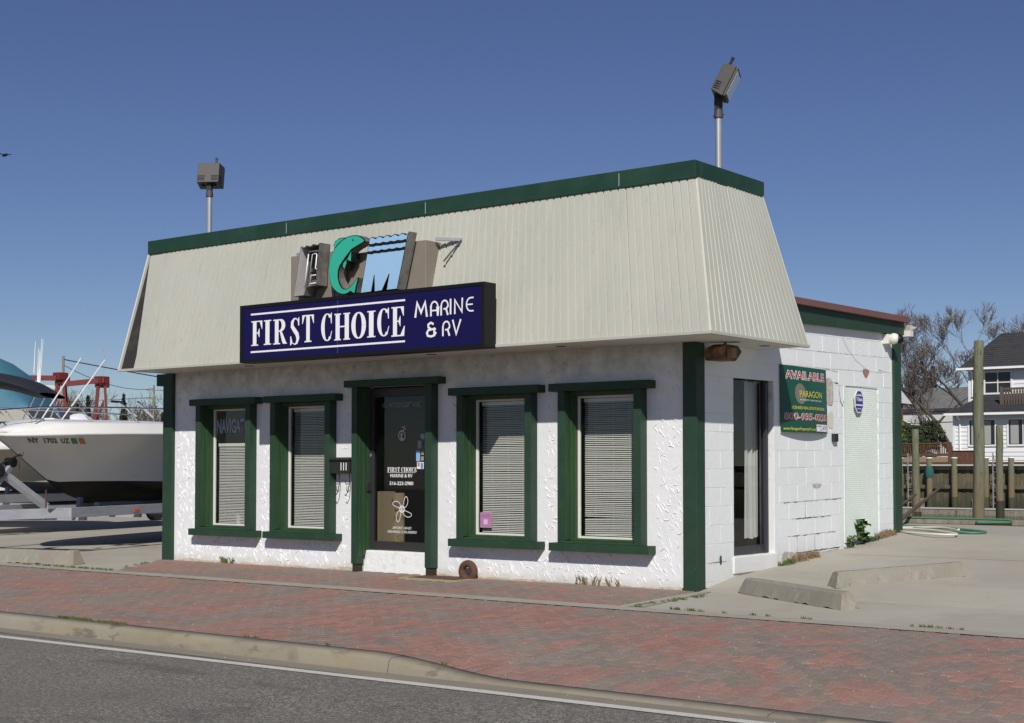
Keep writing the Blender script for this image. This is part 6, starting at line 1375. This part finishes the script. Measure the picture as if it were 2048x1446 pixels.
B().quad((-.02, 0, .02), (.06, 0, .02), (.0, .22, .09), (-.07, .24, .07)).quad((-.02, 0, .021), (.06, 0, .021), (.0, -.22, .05), (-.07, -.24, .03)).build('wings', gblack, bird)
# ------------------------------------------------------------------ weeds and small plants
def blades(b_, x, y, z, n_, h_, sp_, rr_):
    for _ in range(n_):
        a = rr_.uniform(0, 2*pi); r_ = rr_.random()*sp_; px, py = x+cos(a)*r_, y+sin(a)*r_*.5; hh = h_*rr_.uniform(.4, 1.1); w_b = .0035+hh*.03; la = rr_.uniform(0, 2*pi); lx, ly = cos(la)*hh*.5, sin(la)*hh*.5
        b_.v += [(px-w_b, py, z), (px+w_b, py, z), (px+lx*.4, py+ly*.4, z+hh*.7), (px+lx, py+ly, z+hh)]; q = len(b_.v)-4; b_.f += [(q, q+1, q+2), (q, q+2, q+3)]
gw = random.Random(3)
def zfield(x, y):
    if y < -5.1: return kh(x)+.005
    if y < -1.87: return pave_z(x, y)
    return gz(y)+.004 if x > -.1 else zleft(x, y)+.004
def weeds(name, pts, h_, sp_, n_, m_, label):
    b_ = B()
    for x, y in pts: blades(b_, x, y, zfield(x, y)-.004, n_, h_, sp_, gw)
    o = b_.build(name, m_, fix=False, kind='stuff'); o['label'] = label; o['category'] = 'weeds'; return o
line = lambda a, c, n_, j=.03: [(a[0]+(c[0]-a[0])*t+gw.uniform(-j, j), a[1]+(c[1]-a[1])*t+gw.uniform(-j*.4, j*.4)) for t in [gw.random() for _ in range(n_)]]
weeds('weeds', line((.15, -1.52), (.30, -.35), 18, .05)+line((.1, -1.55), (.95, -1.57), 9), .03, .05, 20, grass, 'green weeds in the joint at the corner of the brick entry strip')
weeds('weeds', line((1.2, -1.56), (2.2, -1.58), 6)+line((3.0, -1.57), (3.5, -1.57), 8, .03)+line((4.6, -1.57), (5.4, -1.57), 4), .028, .035, 16, grass, 'low weeds along the joint between slab and brick pavement')
weeds('weeds', line((-3.95, -5.16), (-3.45, -5.16), 22, .04)+line((-3.35, -5.17), (-2.95, -5.17), 12, .03)+line((-1.9, -5.15), (1, -5.15), 4, .02), .028, .045, 24, grass, 'two green weed tufts growing on top of the kerb at the left')
weeds('weeds', line((-9.9, -1.56), (-7.9, -1.57), 40, .05)+line((-8.1, -1.45), (-8.6, -.3), 6, .04), .03, .05, 20, grass, 'green weeds in front of the wheel stop in the boat yard')
weeds('weeds', line((-7.75, -.03), (-7.35, -.03), 4, .02), .10, .06, 14, grass, 'small grass tuft at the foot of the wall under the leftmost window')
weeds('weeds', line((-1.55, -.03), (-1.0, -.03), 9, .04), .13, .06, 4, drygr, 'dry grass at the foot of the wall under the rightmost window')
weeds('weeds', line((.03, 2.2), (.03, 2.7), 14, .04), .09, .08, 30, drygr, 'dry brown grass at the foot of the block wall')
weeds('weeds', line((.03, 4.6), (.03, 5.1), 12, .03), .09, .06, 26, drygr, 'dry brown grass by the rear corner post')
weeds('weeds', line((.05, 1.8), (.05, 2.1), 9, .03), .06, .06, 24, grass, 'green weeds beside the side door step')
weeds('weeds', line((.03, 4.2), (.03, 4.6), 9, .03), .06, .06, 24, leafm, 'low green weeds right of the leafy plant')
def leafy(loc, n_, size, hgt, sp_, label, seed):
    e = empty('leafy_weed', loc, label, 'plant'); rr_ = random.Random(seed)
    lm = {}
    for _ in range(n_):
        a = rr_.uniform(0, 2*pi); t = rr_.random(); p = Vector((abs(cos(a))*sp_*.5*t+.02, sin(a)*sp_*t, hgt*rr_.uniform(.15, 1)))
        l_ = size*rr_.uniform(.6, 1.1); pts = [(-.5, 0), (-.25, .38), (.1, .42), (.5, 0), (.1, -.42), (-.25, -.38)]
        u = Vector((rr_.uniform(.1, 1), rr_.uniform(-.8, .8), rr_.uniform(-.3, .3))).normalized(); w = u.cross(Vector((rr_.uniform(.2, .9), rr_.uniform(-.4, .4), 1))).normalized(); nn = u.cross(w)
        b_ = B(); b_.v = [tuple(u*l_*x+w*l_*y+nn*l_*.18*(abs(y)*2)) for x, y in pts]+[(0, 0, 0)]; b_.f = [(i, (i+1) % 6, 6) for i in range(6)]
        b_.build('leaf', leafm, e, fix=False, loc=p); 
    B().tube([(.02, 0, 0), (.05, .01, hgt*.5), (.04, 0, hgt*.9)], .007, 5).build('stem', leafm, e)
    return e
leafy((.02, 4.05, .33), 30, .13, .34, .17, 'broad-leaved green plant growing at the foot of the mesh panel', 8)
leafy((.02, 3.72, .30), 14, .09, .16, .13, 'smaller leafy plant left of the taller one at the block wall', 9)
# litter and pebbles
lt = random.Random(17); b = B()
for _ in range(420):
    x, y = lt.uniform(-9, 7), lt.uniform(-5.6, -1.6); r_ = lt.uniform(.003, .009); z = zfield(x, y) if y > -5.1 else (-.213 if y < -5.35 else kh(x)+.004)
    if -5.36 < y < -5.1: continue
    b.add([(x-r_, y, z), (x+r_, y-r_*.5, z), (x+r_*.4, y+r_, z), (x, y, z+r_*1.1)], [(0, 1, 3), (1, 2, 3), (2, 0, 3)])
o = b.build('pebbles', mat('pale_pebble', (.45, .42, .36), .9), fix=False, kind='stuff'); o['label'] = 'tiny pale pebbles and grit scattered over pavement and gutter'; o['category'] = 'grit'
